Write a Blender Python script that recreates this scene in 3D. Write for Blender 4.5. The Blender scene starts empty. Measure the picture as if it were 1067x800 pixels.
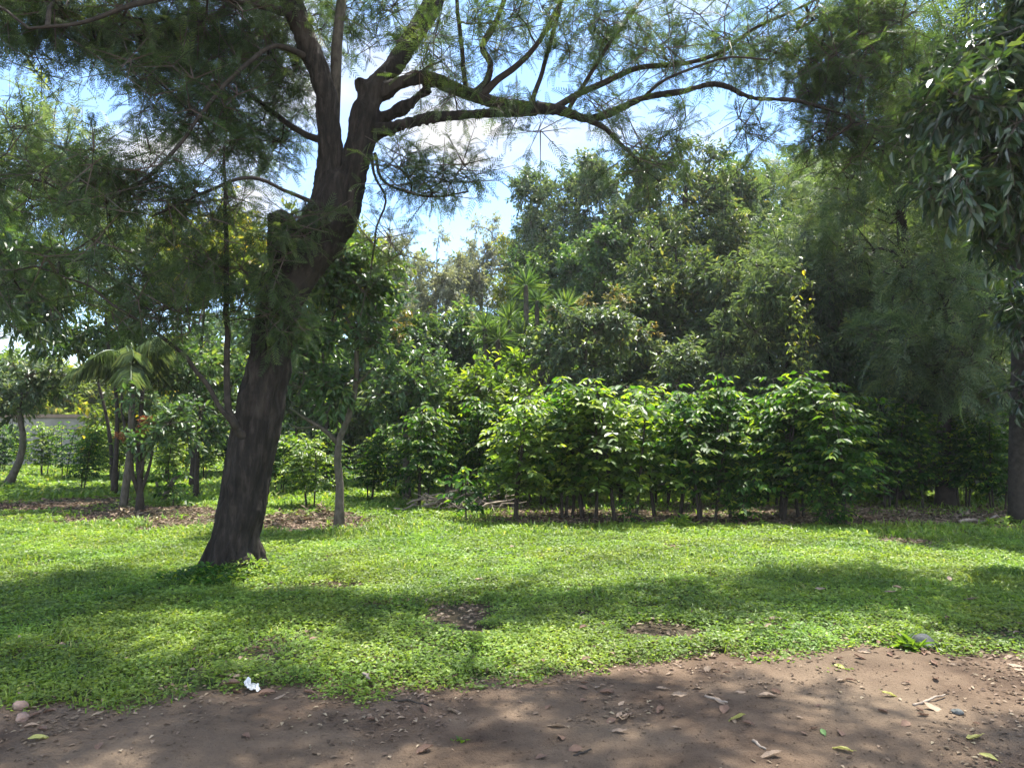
import bpy, math
import numpy as np
from mathutils import Vector

# ------------------------------------------------------------------ camera, sky, sun, exposure
S = bpy.context.scene
COL = S.collection
PITCH = math.atan(45 / 800)
CAM = np.array([0.0, 0.0, 1.6])
cam_data = bpy.data.cameras.new('camera')
cam_data.sensor_fit = 'HORIZONTAL'
cam_data.sensor_width = 36.0
cam_data.lens = 36.0 * 800 / 1067
cam_data.clip_start = 0.05
cam_data.clip_end = 2000
cam = bpy.data.objects.new('camera', cam_data)
cam.location = CAM
cam.rotation_euler = (math.radians(90) + PITCH, 0, 0)
COL.objects.link(cam)
S.camera = cam

SUN_AZ = math.radians(33)      # from +Y towards +X
SUN_EL = math.radians(69)
SUN_DIR = Vector((math.sin(SUN_AZ) * math.cos(SUN_EL), math.cos(SUN_AZ) * math.cos(SUN_EL), math.sin(SUN_EL)))
sun_data = bpy.data.lights.new('sun', 'SUN')
sun_data.energy = 5.0
sun_data.angle = math.radians(0.53)
sun_data.color = (1.0, 0.95, 0.86)
sun = bpy.data.objects.new('sun', sun_data)
sun.rotation_euler = SUN_DIR.to_track_quat('Z', 'Y').to_euler()
sun.location = (10, 15, 30)
COL.objects.link(sun)

world = bpy.data.worlds.new('World')
S.world = world
world.use_nodes = True
wn, wl = world.node_tree.nodes, world.node_tree.links
wn.clear()
w_out = wn.new('ShaderNodeOutputWorld')
w_bg = wn.new('ShaderNodeBackground')
w_bg.inputs['Strength'].default_value = 0.115
w_sky = wn.new('ShaderNodeTexSky')
w_sky.sky_type = 'NISHITA'
w_sky.sun_disc = False
w_sky.sun_elevation = SUN_EL
w_sky.sun_rotation = SUN_AZ
w_sky.altitude = 1500
w_sky.dust_density = 0.3
w_sky.ozone_density = 4.0
w_sky.air_density = 1.15
w_tc = wn.new('ShaderNodeTexCoord')
w_sep = wn.new('ShaderNodeSeparateXYZ')
wl.new(w_tc.outputs['Generated'], w_sep.inputs[0])
w_add = wn.new('ShaderNodeMath'); w_add.operation = 'ADD'; w_add.inputs[1].default_value = 0.22
wl.new(w_sep.outputs['Z'], w_add.inputs[0])
w_max = wn.new('ShaderNodeMath'); w_max.operation = 'MAXIMUM'; w_max.inputs[1].default_value = 0.05
wl.new(w_add.outputs[0], w_max.inputs[0])
w_dx = wn.new('ShaderNodeMath'); w_dx.operation = 'DIVIDE'
w_dy = wn.new('ShaderNodeMath'); w_dy.operation = 'DIVIDE'
wl.new(w_sep.outputs['X'], w_dx.inputs[0]); wl.new(w_max.outputs[0], w_dx.inputs[1])
wl.new(w_sep.outputs['Y'], w_dy.inputs[0]); wl.new(w_max.outputs[0], w_dy.inputs[1])
w_cmb = wn.new('ShaderNodeCombineXYZ')
wl.new(w_dx.outputs[0], w_cmb.inputs['X']); wl.new(w_dy.outputs[0], w_cmb.inputs['Y'])
w_cmb.inputs['Z'].default_value = 3.7
w_noise = wn.new('ShaderNodeTexNoise')
w_noise.inputs['Scale'].default_value = 2.3
w_noise.inputs['Detail'].default_value = 9
w_noise.inputs['Roughness'].default_value = 0.55
w_noise.inputs['Distortion'].default_value = 0.25
wl.new(w_cmb.outputs[0], w_noise.inputs['Vector'])
w_ramp = wn.new('ShaderNodeValToRGB')
w_ramp.color_ramp.elements[0].position = 0.52
w_ramp.color_ramp.elements[1].position = 0.7
wl.new(w_noise.outputs['Fac'], w_ramp.inputs[0])
w_mix = wn.new('ShaderNodeMix'); w_mix.data_type = 'RGBA'
# unseen clouds round the sun and behind the camera, brightened to fill the shade
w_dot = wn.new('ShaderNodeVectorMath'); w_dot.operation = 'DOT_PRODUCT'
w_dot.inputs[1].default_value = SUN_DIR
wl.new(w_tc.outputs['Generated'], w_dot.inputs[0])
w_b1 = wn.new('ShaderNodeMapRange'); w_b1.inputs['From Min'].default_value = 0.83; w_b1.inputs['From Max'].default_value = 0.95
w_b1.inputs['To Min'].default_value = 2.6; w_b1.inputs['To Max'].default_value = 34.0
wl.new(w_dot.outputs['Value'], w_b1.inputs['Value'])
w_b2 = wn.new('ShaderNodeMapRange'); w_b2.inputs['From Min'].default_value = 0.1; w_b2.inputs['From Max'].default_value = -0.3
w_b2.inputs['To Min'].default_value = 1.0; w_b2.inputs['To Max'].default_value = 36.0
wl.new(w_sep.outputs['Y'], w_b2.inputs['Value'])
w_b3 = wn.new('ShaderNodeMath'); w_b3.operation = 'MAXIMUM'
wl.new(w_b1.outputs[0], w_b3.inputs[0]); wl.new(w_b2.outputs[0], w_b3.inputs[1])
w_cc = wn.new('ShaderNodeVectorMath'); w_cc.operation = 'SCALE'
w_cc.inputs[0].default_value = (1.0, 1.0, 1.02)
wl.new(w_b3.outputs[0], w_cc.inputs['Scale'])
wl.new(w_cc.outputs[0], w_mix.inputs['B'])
wl.new(w_ramp.outputs['Color'], w_mix.inputs['Factor'])
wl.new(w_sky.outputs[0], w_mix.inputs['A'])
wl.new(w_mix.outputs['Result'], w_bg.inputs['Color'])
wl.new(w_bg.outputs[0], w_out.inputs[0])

S.view_settings.view_transform = 'Standard'
S.view_settings.look = 'None'
S.view_settings.gamma = 1.0
S.view_settings.use_curve_mapping = False
S.view_settings.exposure = 1.82
S.render.engine = 'CYCLES'
C = S.cycles
C.use_denoising = True
C.denoiser = 'OPENIMAGEDENOISE'
C.denoising_input_passes = 'RGB_ALBEDO_NORMAL'
C.denoising_prefilter = 'ACCURATE'
C.max_bounces = 6
C.diffuse_bounces = 4
C.glossy_bounces = 2
C.transmission_bounces = 4
C.transparent_max_bounces = 4
C.caustics_reflective = False
C.caustics_refractive = False
C.use_adaptive_sampling = True
C.adaptive_threshold = 0.006
C.sample_clamp_indirect = 6.0

RNG = np.random.default_rng(20240)


# ------------------------------------------------------------------ numeric helpers
def vnoise(p, seed=0):
    p = np.asarray(p, float)
    i = np.floor(p).astype(np.int64)
    f = p - i
    f = f * f * (3 - 2 * f)

    def h(dx, dy, dz):
        n = ((i[:, 0] + dx) * 374761393 + (i[:, 1] + dy) * 668265263 + (i[:, 2] + dz) * 1440670441 + seed * 974711) & 0xffffffff
        n = ((n ^ (n >> 13)) * 1274126177) & 0xffffffff
        n = ((n ^ (n >> 16)) * 2246822519) & 0xffffffff
        return ((n ^ (n >> 15)) & 0xffffff) / float(0xffffff)
    x, y, z = f[:, 0], f[:, 1], f[:, 2]
    a = (h(0, 0, 0) * (1 - x) + h(1, 0, 0) * x) * (1 - y) + (h(0, 1, 0) * (1 - x) + h(1, 1, 0) * x) * y
    b = (h(0, 0, 1) * (1 - x) + h(1, 0, 1) * x) * (1 - y) + (h(0, 1, 1) * (1 - x) + h(1, 1, 1) * x) * y
    return a * (1 - z) + b * z


def n2(x, y, s, seed=0):
    x = np.asarray(x, float); y = np.asarray(y, float)
    return vnoise(np.stack([x.ravel() * s, y.ravel() * s, np.full(x.size, 0.37)], 1), seed).reshape(x.shape)


def sstep(a, b, x):
    t = np.clip((x - a) / (b - a), 0, 1)
    return t * t * (3 - 2 * t)


CP, SP = math.cos(PITCH), math.sin(PITCH)


def at(u, v, Y):
    """the world point at distance Y in front of the camera position that a point of the photograph stands for"""
    dx = (u - 533.5) / 800.0
    dz = -(v - 400.0) / 800.0
    d = np.array([dx, CP - SP * dz, SP + CP * dz])
    return CAM + d * (Y / d[1])


def ground_z(x, y):
    x = np.asarray(x, float); y = np.asarray(y, float)
    return 0.05 * (n2(x, y, 0.35, 3) - 0.5) + 0.035 * (n2(x, y, 0.9, 4) - 0.5) + 0.02 * sstep(4.2, 6.0, y)


def onground(u, v):
    d = at(u, v, 1.0) - CAM
    t = CAM[2] / -d[2]
    p = CAM + d * t
    return np.array([p[0], p[1], float(ground_z(p[0], p[1]))])


def nrm(a):
    a = np.asarray(a, float)
    return a / np.maximum(np.linalg.norm(a, axis=-1, keepdims=True), 1e-9)


def frames(d, up):
    x = nrm(d)
    y = np.cross(up, x)
    bad = np.linalg.norm(y, axis=1) < 1e-3
    if bad.any():
        y[bad] = np.cross(np.array([1.0, 0.1, 0]), x[bad])
    y = nrm(y)
    z = np.cross(x, y)
    return np.stack([x, y, z], 2)


# ------------------------------------------------------------------ mesh gathering
class Geo:
    def __init__(self):
        self.v, self.f, self.a, self.n = [], [], [], 0

    def add(self, v, f, a=None):
        v = np.asarray(v, float).reshape(-1, 3)
        f = np.asarray(f, np.int64)
        self.v.append(v); self.f.append(f + self.n)
        self.a.append(np.zeros(len(v)) if a is None else np.broadcast_to(a, (len(v),)))
        self.n += len(v)

    def stamp(self, tpl, pos, R, scale, rng, jitter=0.25):
        tv, tf, ta = tpl
        k = len(pos)
        if not k:
            return
        scale = np.broadcast_to(np.asarray(scale, float), (k,))
        vv = np.einsum('kij,nj->kni', R, tv) * scale[:, None, None] + np.asarray(pos)[:, None, :]
        ff = tf[None] + (np.arange(k) * len(tv))[:, None, None]
        j = rng.uniform(-jitter, jitter, (k, 1))
        aa = np.where(ta[None] < 0, ta[None], np.clip(ta[None] + j, 0, 1))
        self.add(vv.reshape(-1, 3), ff.reshape(-1, tf.shape[1]), aa.ravel())

    def tube(self, pts, rad, n=6, a=-1.0, cap=True):
        pts = np.asarray(pts, float); m = len(pts)
        rad = np.broadcast_to(np.asarray(rad, float), (m,))
        t = nrm(np.gradient(pts, axis=0))
        ref = np.array([0.31, 0.95, 0.02]) if abs(t[:, 1]).mean() < 0.8 else np.array([1.0, 0.05, 0.1])
        x = nrm(np.cross(t, ref)); y = np.cross(t, x)
        ang = np.linspace(0, 2 * np.pi, n, endpoint=False)
        ring = pts[:, None] + (x[:, None] * np.cos(ang)[None, :, None] + y[:, None] * np.sin(ang)[None, :, None]) * rad[:, None, None]
        v = ring.reshape(-1, 3)
        i = np.arange(m - 1)[:, None] * n; j = np.arange(n)[None]; k = (j + 1) % n
        f = np.stack([i + j, i + k, i + n + k, i + n + j], 2).reshape(-1, 4)
        if cap:
            v = np.vstack([v, pts[-1] + t[-1] * rad[-1] * 0.6, pts[0] - t[0] * rad[0] * 0.2])
            e = (m - 1) * n
            c1 = np.stack([e + j[0], e + k[0], np.full(n, m * n), np.full(n, m * n)], 1)
            c0 = np.stack([k[0], j[0], np.full(n, m * n + 1), np.full(n, m * n + 1)], 1)
            f = np.vstack([f, c1, c0])
        self.add(v, f, a)

    def build(self, name, mat, parent=None, smooth=False):
        v = np.vstack(self.v); f = [np.asarray(x) for x in self.f]; a = np.concatenate(self.a)
        me = bpy.data.meshes.new(name)
        tri, quad = [], []
        for x in f:
            if x.shape[1] == 3:
                tri.append(x)
            else:
                deg = x[:, 2] == x[:, 3]
                if deg.any():
                    tri.append(x[deg][:, :3]); quad.append(x[~deg])
                else:
                    quad.append(x)
        tri = np.vstack(tri) if tri else np.zeros((0, 3), np.int64)
        quad = np.vstack(quad) if quad else np.zeros((0, 4), np.int64)
        loops = np.concatenate([tri.ravel(), quad.ravel()]).astype(np.int32)
        nf = len(tri) + len(quad)
        start = np.concatenate([np.arange(len(tri)) * 3, len(tri) * 3 + np.arange(len(quad)) * 4]).astype(np.int32)
        me.vertices.add(len(v)); me.vertices.foreach_set('co', v.astype(np.float32).ravel())
        me.loops.add(len(loops)); me.loops.foreach_set('vertex_index', loops)
        me.polygons.add(nf); me.polygons.foreach_set('loop_start', start)
        me.polygons.foreach_set('use_smooth', np.full(nf, smooth))
        at_ = me.attributes.new('var', 'FLOAT', 'POINT'); at_.data.foreach_set('value', a.astype(np.float32))
        me.update(calc_edges=True)
        me.materials.append(mat)
        o = bpy.data.objects.new(name, me)
        COL.objects.link(o)
        if parent is not None:
            o.parent = parent
        return o


def tag(o, label, cat, group=None, kind=None):
    o['label'] = label
    if cat: o['category'] = cat
    if group: o['group'] = group
    if kind: o['kind'] = kind
    return o


def thing(name, label, cat, loc=(0, 0, 0), group=None):
    o = bpy.data.objects.new(name, None)
    o.empty_display_size = 0.2
    o.location = tuple(float(c) for c in loc)
    COL.objects.link(o)
    return tag(o, label, cat, group)


def dup(root, loc, rz=0.0, sc=1.0, label=None, group=None):
    r = root.copy(); COL.objects.link(r)
    r.location = tuple(float(c) for c in loc); r.rotation_euler = (0, 0, rz)
    r.scale = (sc, sc, sc) if np.isscalar(sc) else sc
    if label: r['label'] = label
    if group: r['group'] = group
    for ch in list(root.children):
        c = ch.copy(); COL.objects.link(c); c.parent = r
        for g in list(ch.children):
            d = g.copy(); COL.objects.link(d); d.parent = c
    return r


# ------------------------------------------------------------------ materials
def new_mat(name):
    m = bpy.data.materials.new(name); m.use_nodes = True
    nt = m.node_tree; nt.nodes.clear()
    return m, nt.nodes, nt.links


def leaf_mat(name, c0, c1, young=None, rough=0.42, trans=0.42, spec=0.5, twig=(0.07, 0.05, 0.035), tcol=None):
    m, N, L = new_mat(name)
    out = N.new('ShaderNodeOutputMaterial')
    at_ = N.new('ShaderNodeAttribute'); at_.attribute_name = 'var'
    r = N.new('ShaderNodeValToRGB')
    r.color_ramp.elements[0].color = (*c0, 1); r.color_ramp.elements[0].position = 0.05
    r.color_ramp.elements[1].color = (*c1, 1); r.color_ramp.elements[1].position = 0.85
    if young:
        e = r.color_ramp.elements.new(0.97); e.color = (*young, 1)
    L.new(at_.outputs['Fac'], r.inputs[0])
    tc = N.new('ShaderNodeTexCoord')
    no = N.new('ShaderNodeTexNoise'); no.inputs['Scale'].default_value = 1.1; no.inputs['Detail'].default_value = 3
    L.new(tc.outputs['Object'], no.inputs['Vector'])
    hs = N.new('ShaderNodeHueSaturation')
    mr = N.new('ShaderNodeMapRange'); mr.inputs['From Min'].default_value = 0.3; mr.inputs['From Max'].default_value = 0.7
    mr.inputs['To Min'].default_value = 0.75; mr.inputs['To Max'].default_value = 1.25
    L.new(no.outputs['Fac'], mr.inputs['Value']); L.new(mr.outputs[0], hs.inputs['Value'])
    mr2 = N.new('ShaderNodeMapRange'); mr2.inputs['From Min'].default_value = 0.3; mr2.inputs['From Max'].default_value = 0.7
    mr2.inputs['To Min'].default_value = 0.485; mr2.inputs['To Max'].default_value = 0.515
    sepc = N.new('ShaderNodeSeparateColor'); L.new(no.outputs['Color'], sepc.inputs[0])
    L.new(sepc.outputs[1], mr2.inputs['Value']); L.new(mr2.outputs[0], hs.inputs['Hue'])
    L.new(r.outputs[0], hs.inputs['Color'])
    lt = N.new('ShaderNodeMath'); lt.operation = 'LESS_THAN'; lt.inputs[1].default_value = -0.5
    L.new(at_.outputs['Fac'], lt.inputs[0])
    mx = N.new('ShaderNodeMix'); mx.data_type = 'RGBA'
    L.new(lt.outputs[0], mx.inputs['Factor']); L.new(hs.outputs[0], mx.inputs['A']); mx.inputs['B'].default_value = (*twig, 1)
    p = N.new('ShaderNodeBsdfPrincipled')
    p.inputs['Roughness'].default_value = rough
    p.inputs['Specular IOR Level'].default_value = spec
    L.new(mx.outputs['Result'], p.inputs['Base Color'])
    tr = N.new('ShaderNodeBsdfTranslucent')
    tm = N.new('ShaderNodeMix'); tm.data_type = 'RGBA'; tm.blend_type = 'MULTIPLY'; tm.inputs['Factor'].default_value = 1
    L.new(mx.outputs['Result'], tm.inputs['A']); tm.inputs['B'].default_value = (*(tcol or (2.0, 1.95, 0.75)), 1)
    L.new(tm.outputs['Result'], tr.inputs['Color'])
    fac = N.new('ShaderNodeMath'); fac.operation = 'MULTIPLY_ADD'
    fac.inputs[1].default_value = -trans; fac.inputs[2].default_value = trans
    L.new(lt.outputs[0], fac.inputs[0])
    ms = N.new('ShaderNodeMixShader')
    L.new(fac.outputs[0], ms.inputs[0]); L.new(p.outputs[0], ms.inputs[1]); L.new(tr.outputs[0], ms.inputs[2])
    L.new(ms.outputs[0], out.inputs[0])
    return m


def noise_mat(name, stops, scale=6.0, detail=8, rough=0.9, bump=0.3, bscale=None, bdist=0.02, stretch=(1, 1, 1), spec=0.3, second=None, transl=0.0):
    m, N, L = new_mat(name)
    out = N.new('ShaderNodeOutputMaterial')
    tc = N.new('ShaderNodeTexCoord')
    mp = N.new('ShaderNodeMapping'); mp.inputs['Scale'].default_value = stretch
    L.new(tc.outputs['Object'], mp.inputs[0])
    no = N.new('ShaderNodeTexNoise'); no.inputs['Scale'].default_value = scale; no.inputs['Detail'].default_value = detail
    no.inputs['Roughness'].default_value = 0.62
    L.new(mp.outputs[0], no.inputs['Vector'])
    r = N.new('ShaderNodeValToRGB')
    el = r.color_ramp.elements
    el[0].position, el[0].color = stops[0][0], (*stops[0][1], 1)
    el[1].position, el[1].color = stops[-1][0], (*stops[-1][1], 1)
    for pos, c in stops[1:-1]:
        e = el.new(pos); e.color = (*c, 1)
    L.new(no.outputs['Fac'], r.inputs[0])
    col = r.outputs[0]
    if second:
        sc2, lo, hi, c2 = second
        n3 = N.new('ShaderNodeTexNoise'); n3.inputs['Scale'].default_value = sc2; n3.inputs['Detail'].default_value = 5
        L.new(tc.outputs['Object'], n3.inputs['Vector'])
        mr = N.new('ShaderNodeMapRange'); mr.inputs['From Min'].default_value = lo; mr.inputs['From Max'].default_value = hi
        L.new(n3.outputs['Fac'], mr.inputs['Value'])
        mx = N.new('ShaderNodeMix'); mx.data_type = 'RGBA'
        L.new(mr.outputs[0], mx.inputs['Factor']); L.new(col, mx.inputs['A']); mx.inputs['B'].default_value = (*c2, 1)
        col = mx.outputs['Result']
    p = N.new('ShaderNodeBsdfPrincipled'); p.inputs['Roughness'].default_value = rough
    p.inputs['Specular IOR Level'].default_value = spec
    L.new(col, p.inputs['Base Color'])
    if bump:
        n4 = N.new('ShaderNodeTexNoise'); n4.inputs['Scale'].default_value = bscale or scale * 3; n4.inputs['Detail'].default_value = 8
        n4.inputs['Roughness'].default_value = 0.7
        L.new(mp.outputs[0], n4.inputs['Vector'])
        b = N.new('ShaderNodeBump'); b.inputs['Strength'].default_value = bump; b.inputs['Distance'].default_value = bdist
        L.new(n4.outputs['Fac'], b.inputs['Height']); L.new(b.outputs[0], p.inputs['Normal'])
    sh = p.outputs[0]
    if transl:
        tr = N.new('ShaderNodeBsdfTranslucent'); L.new(col, tr.inputs['Color'])
        ms = N.new('ShaderNodeMixShader'); ms.inputs[0].default_value = transl
        L.new(sh, ms.inputs[1]); L.new(tr.outputs[0], ms.inputs[2]); sh = ms.outputs[0]
    L.new(sh, out.inputs[0])
    return m


M = {}
M['soil'] = noise_mat('soil', [(0.3, (0.055, 0.036, 0.024)), (0.5, (0.112, 0.076, 0.05)), (0.72, (0.195, 0.138, 0.092))], scale=2.2, detail=12, rough=0.95,
                      bump=1.0, bscale=45, bdist=0.03, spec=0.15, second=(0.7, 0.45, 0.7, (0.165, 0.121, 0.081)))
M['earth'] = noise_mat('earth', [(0.3, (0.035, 0.03, 0.017)), (0.55, (0.07, 0.055, 0.034)), (0.8, (0.13, 0.1, 0.065))], scale=3.5, detail=12, rough=0.95,
                       bump=0.7, bscale=22, bdist=0.04, spec=0.1, second=(1.3, 0.45, 0.62, (0.045, 0.065, 0.02)))
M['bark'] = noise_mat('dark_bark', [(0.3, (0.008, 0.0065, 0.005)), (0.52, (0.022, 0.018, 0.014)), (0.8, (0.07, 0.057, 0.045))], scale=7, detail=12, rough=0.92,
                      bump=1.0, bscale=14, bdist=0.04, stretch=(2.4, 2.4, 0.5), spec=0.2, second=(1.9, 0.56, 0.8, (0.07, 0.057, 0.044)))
M['branch_bark'] = noise_mat('branch_bark', [(0.3, (0.016, 0.0135, 0.011)), (0.7, (0.05, 0.041, 0.032))], scale=14, rough=0.9, bump=0.4, bscale=40, bdist=0.01, spec=0.2)
M['grey_bark'] = noise_mat('grey_bark', [(0.3, (0.036, 0.03, 0.023)), (0.7, (0.115, 0.1, 0.078))], scale=11, rough=0.9, bump=0.5, bscale=30, bdist=0.01,
                           stretch=(1.5, 1.5, 0.7), spec=0.2, second=(2.2, 0.5, 0.7, (0.045, 0.055, 0.028)))
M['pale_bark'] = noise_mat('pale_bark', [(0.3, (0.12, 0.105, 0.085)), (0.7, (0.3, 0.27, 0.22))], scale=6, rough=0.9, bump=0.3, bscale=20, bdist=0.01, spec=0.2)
M['silky'] = leaf_mat('silk_oak_leaf', (0.028, 0.05, 0.022), (0.062, 0.098, 0.04), (0.1, 0.14, 0.05), rough=0.5, trans=0.5, spec=0.4)
M['feather'] = leaf_mat('feathery_leaf', (0.055, 0.088, 0.044), (0.12, 0.17, 0.085), (0.17, 0.2, 0.08), rough=0.5, trans=0.4)
M['coffee'] = leaf_mat('coffee_leaf', (0.014, 0.045, 0.008), (0.055, 0.125, 0.016), (0.19, 0.25, 0.03), rough=0.45, trans=0.5, spec=0.22)
M['bright'] = leaf_mat('bright_leaf', (0.045, 0.09, 0.014), (0.12, 0.19, 0.024), (0.22, 0.27, 0.035), rough=0.42, trans=0.5)
M['glossy'] = leaf_mat('glossy_large_leaf', (0.013, 0.03, 0.012), (0.034, 0.066, 0.024), (0.075, 0.11, 0.03), rough=0.33, trans=0.28, spec=0.6)
M['yucca'] = leaf_mat('yucca_blade', (0.035, 0.07, 0.022), (0.08, 0.14, 0.04), (0.14, 0.19, 0.05), rough=0.5, trans=0.3)
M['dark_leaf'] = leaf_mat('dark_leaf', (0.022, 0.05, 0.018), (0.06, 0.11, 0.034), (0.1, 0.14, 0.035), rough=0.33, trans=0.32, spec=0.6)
M['mid_leaf'] = leaf_mat('mid_leaf', (0.03, 0.066, 0.024), (0.07, 0.126, 0.044), (0.13, 0.175, 0.05), rough=0.42, trans=0.38)
M['blue_leaf'] = leaf_mat('blue_green_leaf', (0.04, 0.07, 0.036), (0.095, 0.14, 0.07), (0.15, 0.18, 0.07), rough=0.45, trans=0.35)
M['olive_leaf'] = leaf_mat('olive_leaf', (0.036, 0.062, 0.026), (0.086, 0.122, 0.048), (0.15, 0.15, 0.055), rough=0.45, trans=0.38)
M['yellow_leaf'] = leaf_mat('yellow_green_leaf', (0.065, 0.1, 0.02), (0.15, 0.19, 0.035), (0.34, 0.28, 0.04), rough=0.45, trans=0.45)
M['tip_leaf'] = leaf_mat('orange_tip_leaf', (0.1, 0.11, 0.03), (0.19, 0.16, 0.045), None, rough=0.45, trans=0.4, tcol=(1.5, 1.3, 0.8))
M['dead_leaf'] = leaf_mat('dead_leaf', (0.2, 0.06, 0.022), (0.36, 0.13, 0.05), None, rough=0.8, trans=0.3, tcol=(1.3, 1.1, 0.8))
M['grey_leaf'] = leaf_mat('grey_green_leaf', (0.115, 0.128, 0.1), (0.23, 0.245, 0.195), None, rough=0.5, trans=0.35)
M['cover'] = leaf_mat('ground_cover_leaf', (0.065, 0.115, 0.02), (0.175, 0.26, 0.038), (0.25, 0.285, 0.06), rough=0.5, trans=0.4, spec=0.35)
M['blade'] = leaf_mat('grass_blade', (0.07, 0.125, 0.02), (0.16, 0.25, 0.04), (0.27, 0.27, 0.1), rough=0.5, trans=0.4, spec=0.35)
M['litter'] = leaf_mat('leaf_litter', (0.06, 0.038, 0.024), (0.2, 0.145, 0.1), (0.3, 0.24, 0.16), rough=0.8, trans=0.12, tcol=(1, .9, .7), spec=0.25)
M['tan'] = noise_mat('tan_dry_leaf', [(0.3, (0.17, 0.115, 0.075)), (0.7, (0.33, 0.25, 0.175))], scale=30, rough=0.75, bump=0.2, bdist=0.004, transl=0.15)
M['brown'] = noise_mat('brown_dry_leaf', [(0.3, (0.09, 0.05, 0.032)), (0.7, (0.2, 0.125, 0.085))], scale=30, rough=0.75, bump=0.2, bdist=0.004, transl=0.15)
M['yellowing'] = noise_mat('yellow_leaf_blade', [(0.3, (0.28, 0.27, 0.07)), (0.7, (0.45, 0.43, 0.14))], scale=22, rough=0.6, bump=0.15, bdist=0.004, transl=0.25)
M['fresh'] = noise_mat('fresh_leaf_blade', [(0.3, (0.08, 0.16, 0.05)), (0.7, (0.15, 0.25, 0.08))], scale=22, rough=0.5, bump=0.15, bdist=0.004, transl=0.25)
M['stick'] = noise_mat('dead_wood', [(0.3, (0.13, 0.1, 0.075)), (0.7, (0.3, 0.25, 0.2))], scale=14, rough=0.9, bump=0.4, bdist=0.006)
M['stone'] = noise_mat('grey_stone', [(0.3, (0.045, 0.048, 0.045)), (0.7, (0.1, 0.105, 0.1))], scale=9, rough=0.9, bump=0.5, bscale=25, bdist=0.01)
M['clod'] = noise_mat('brown_stone', [(0.3, (0.16, 0.1, 0.075)), (0.7, (0.3, 0.21, 0.16))], scale=14, rough=0.95, bump=0.5, bscale=30, bdist=0.01)
M['paper'] = noise_mat('white_paper', [(0.3, (0.55, 0.55, 0.53)), (0.7, (0.7, 0.7, 0.68))], scale=8, rough=0.8, bump=0.1, bdist=0.004, transl=0.15)
M['plaster'] = noise_mat('old_plaster', [(0.3, (0.15, 0.14, 0.125)), (0.7, (0.25, 0.235, 0.215))], scale=1.4, detail=10, rough=0.95, bump=0.2, bdist=0.01)
M['coping'] = noise_mat('brown_coping', [(0.3, (0.12, 0.085, 0.06)), (0.7, (0.22, 0.16, 0.12))], scale=4, rough=0.9, bump=0.3, bdist=0.01)

def haze_box(density):
    m, N, L = new_mat('haze')
    out = N.new('ShaderNodeOutputMaterial')
    pv = N.new('ShaderNodeVolumePrincipled')
    pv.inputs['Color'].default_value = (.93, .96, 1, 1)
    pv.inputs['Density'].default_value = density
    pv.inputs['Anisotropy'].default_value = .3
    L.new(pv.outputs[0], out.inputs['Volume'])
    g = Geo()
    v = [[x, y, z] for x in (-105, 105) for y in (-65, 115) for z in (-1.4, 18)]
    g.add(v, [[0, 1, 3, 2], [4, 6, 7, 5], [0, 4, 5, 1], [2, 3, 7, 6], [0, 2, 6, 4], [1, 5, 7, 3]])
    tag(g.build('haze', m), 'thin bright haze in the air of the park', None, kind='stuff')


haze_box(.00042)

# ------------------------------------------------------------------ leaves and sprays
HEX_F = np.array([[0, 5, 4, 3], [0, 3, 2, 1]])
DIA_F = np.array([[0, 3, 2, 2], [0, 2, 1, 1]])


def hexleaf(w=0.45, fold=0.07, droop=0.14):
    h = w / 2
    return np.array([[0, 0, 0], [.3, h, fold], [.68, h * .8, fold * .6 - droop * .45], [1, 0, -droop], [.68, -h * .8, fold * .6 - droop * .45], [.3, -h, fold]])


def dialeaf(w=0.5, fold=0.08, droop=0.1):
    h = w / 2
    return np.array([[0, 0, 0], [.45, h, fold], [1, 0, -droop], [.45, -h, fold]])


def put_leaves(shape, F, pos, d, up, length, var):
    R = frames(np.asarray(d, float), np.asarray(up, float))
    k = len(pos)
    L = np.broadcast_to(np.asarray(length, float), (k,))
    v = np.einsum('kij,nj->kni', R, shape) * L[:, None, None] + np.asarray(pos)[:, None]
    f = F[None] + (np.arange(k) * len(shape))[:, None, None]
    return v.reshape(-1, 3), f.reshape(-1, 4), np.repeat(np.broadcast_to(var, (k,)), len(shape))


def pack(g):
    f = np.vstack([np.asarray(x) for x in g.f])
    return np.vstack(g.v), f, np.concatenate(g.a)


def twig_quad(g, p0, p1, w):
    p0, p1 = np.asarray(p0, float), np.asarray(p1, float)
    s = nrm(np.cross(p1 - p0, [0.2, 0.3, 1.0])) * w
    t = nrm(np.cross(p1 - p0, s)) * w
    g.add([p0 - s, p0 + s, p1 + s * .4, p1 - s * .4], [[0, 1, 2, 3]], -1.0)
    g.add([p0 - t, p0 + t, p1 + t * .4, p1 - t * .4], [[0, 1, 2, 3]], -1.0)


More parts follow.
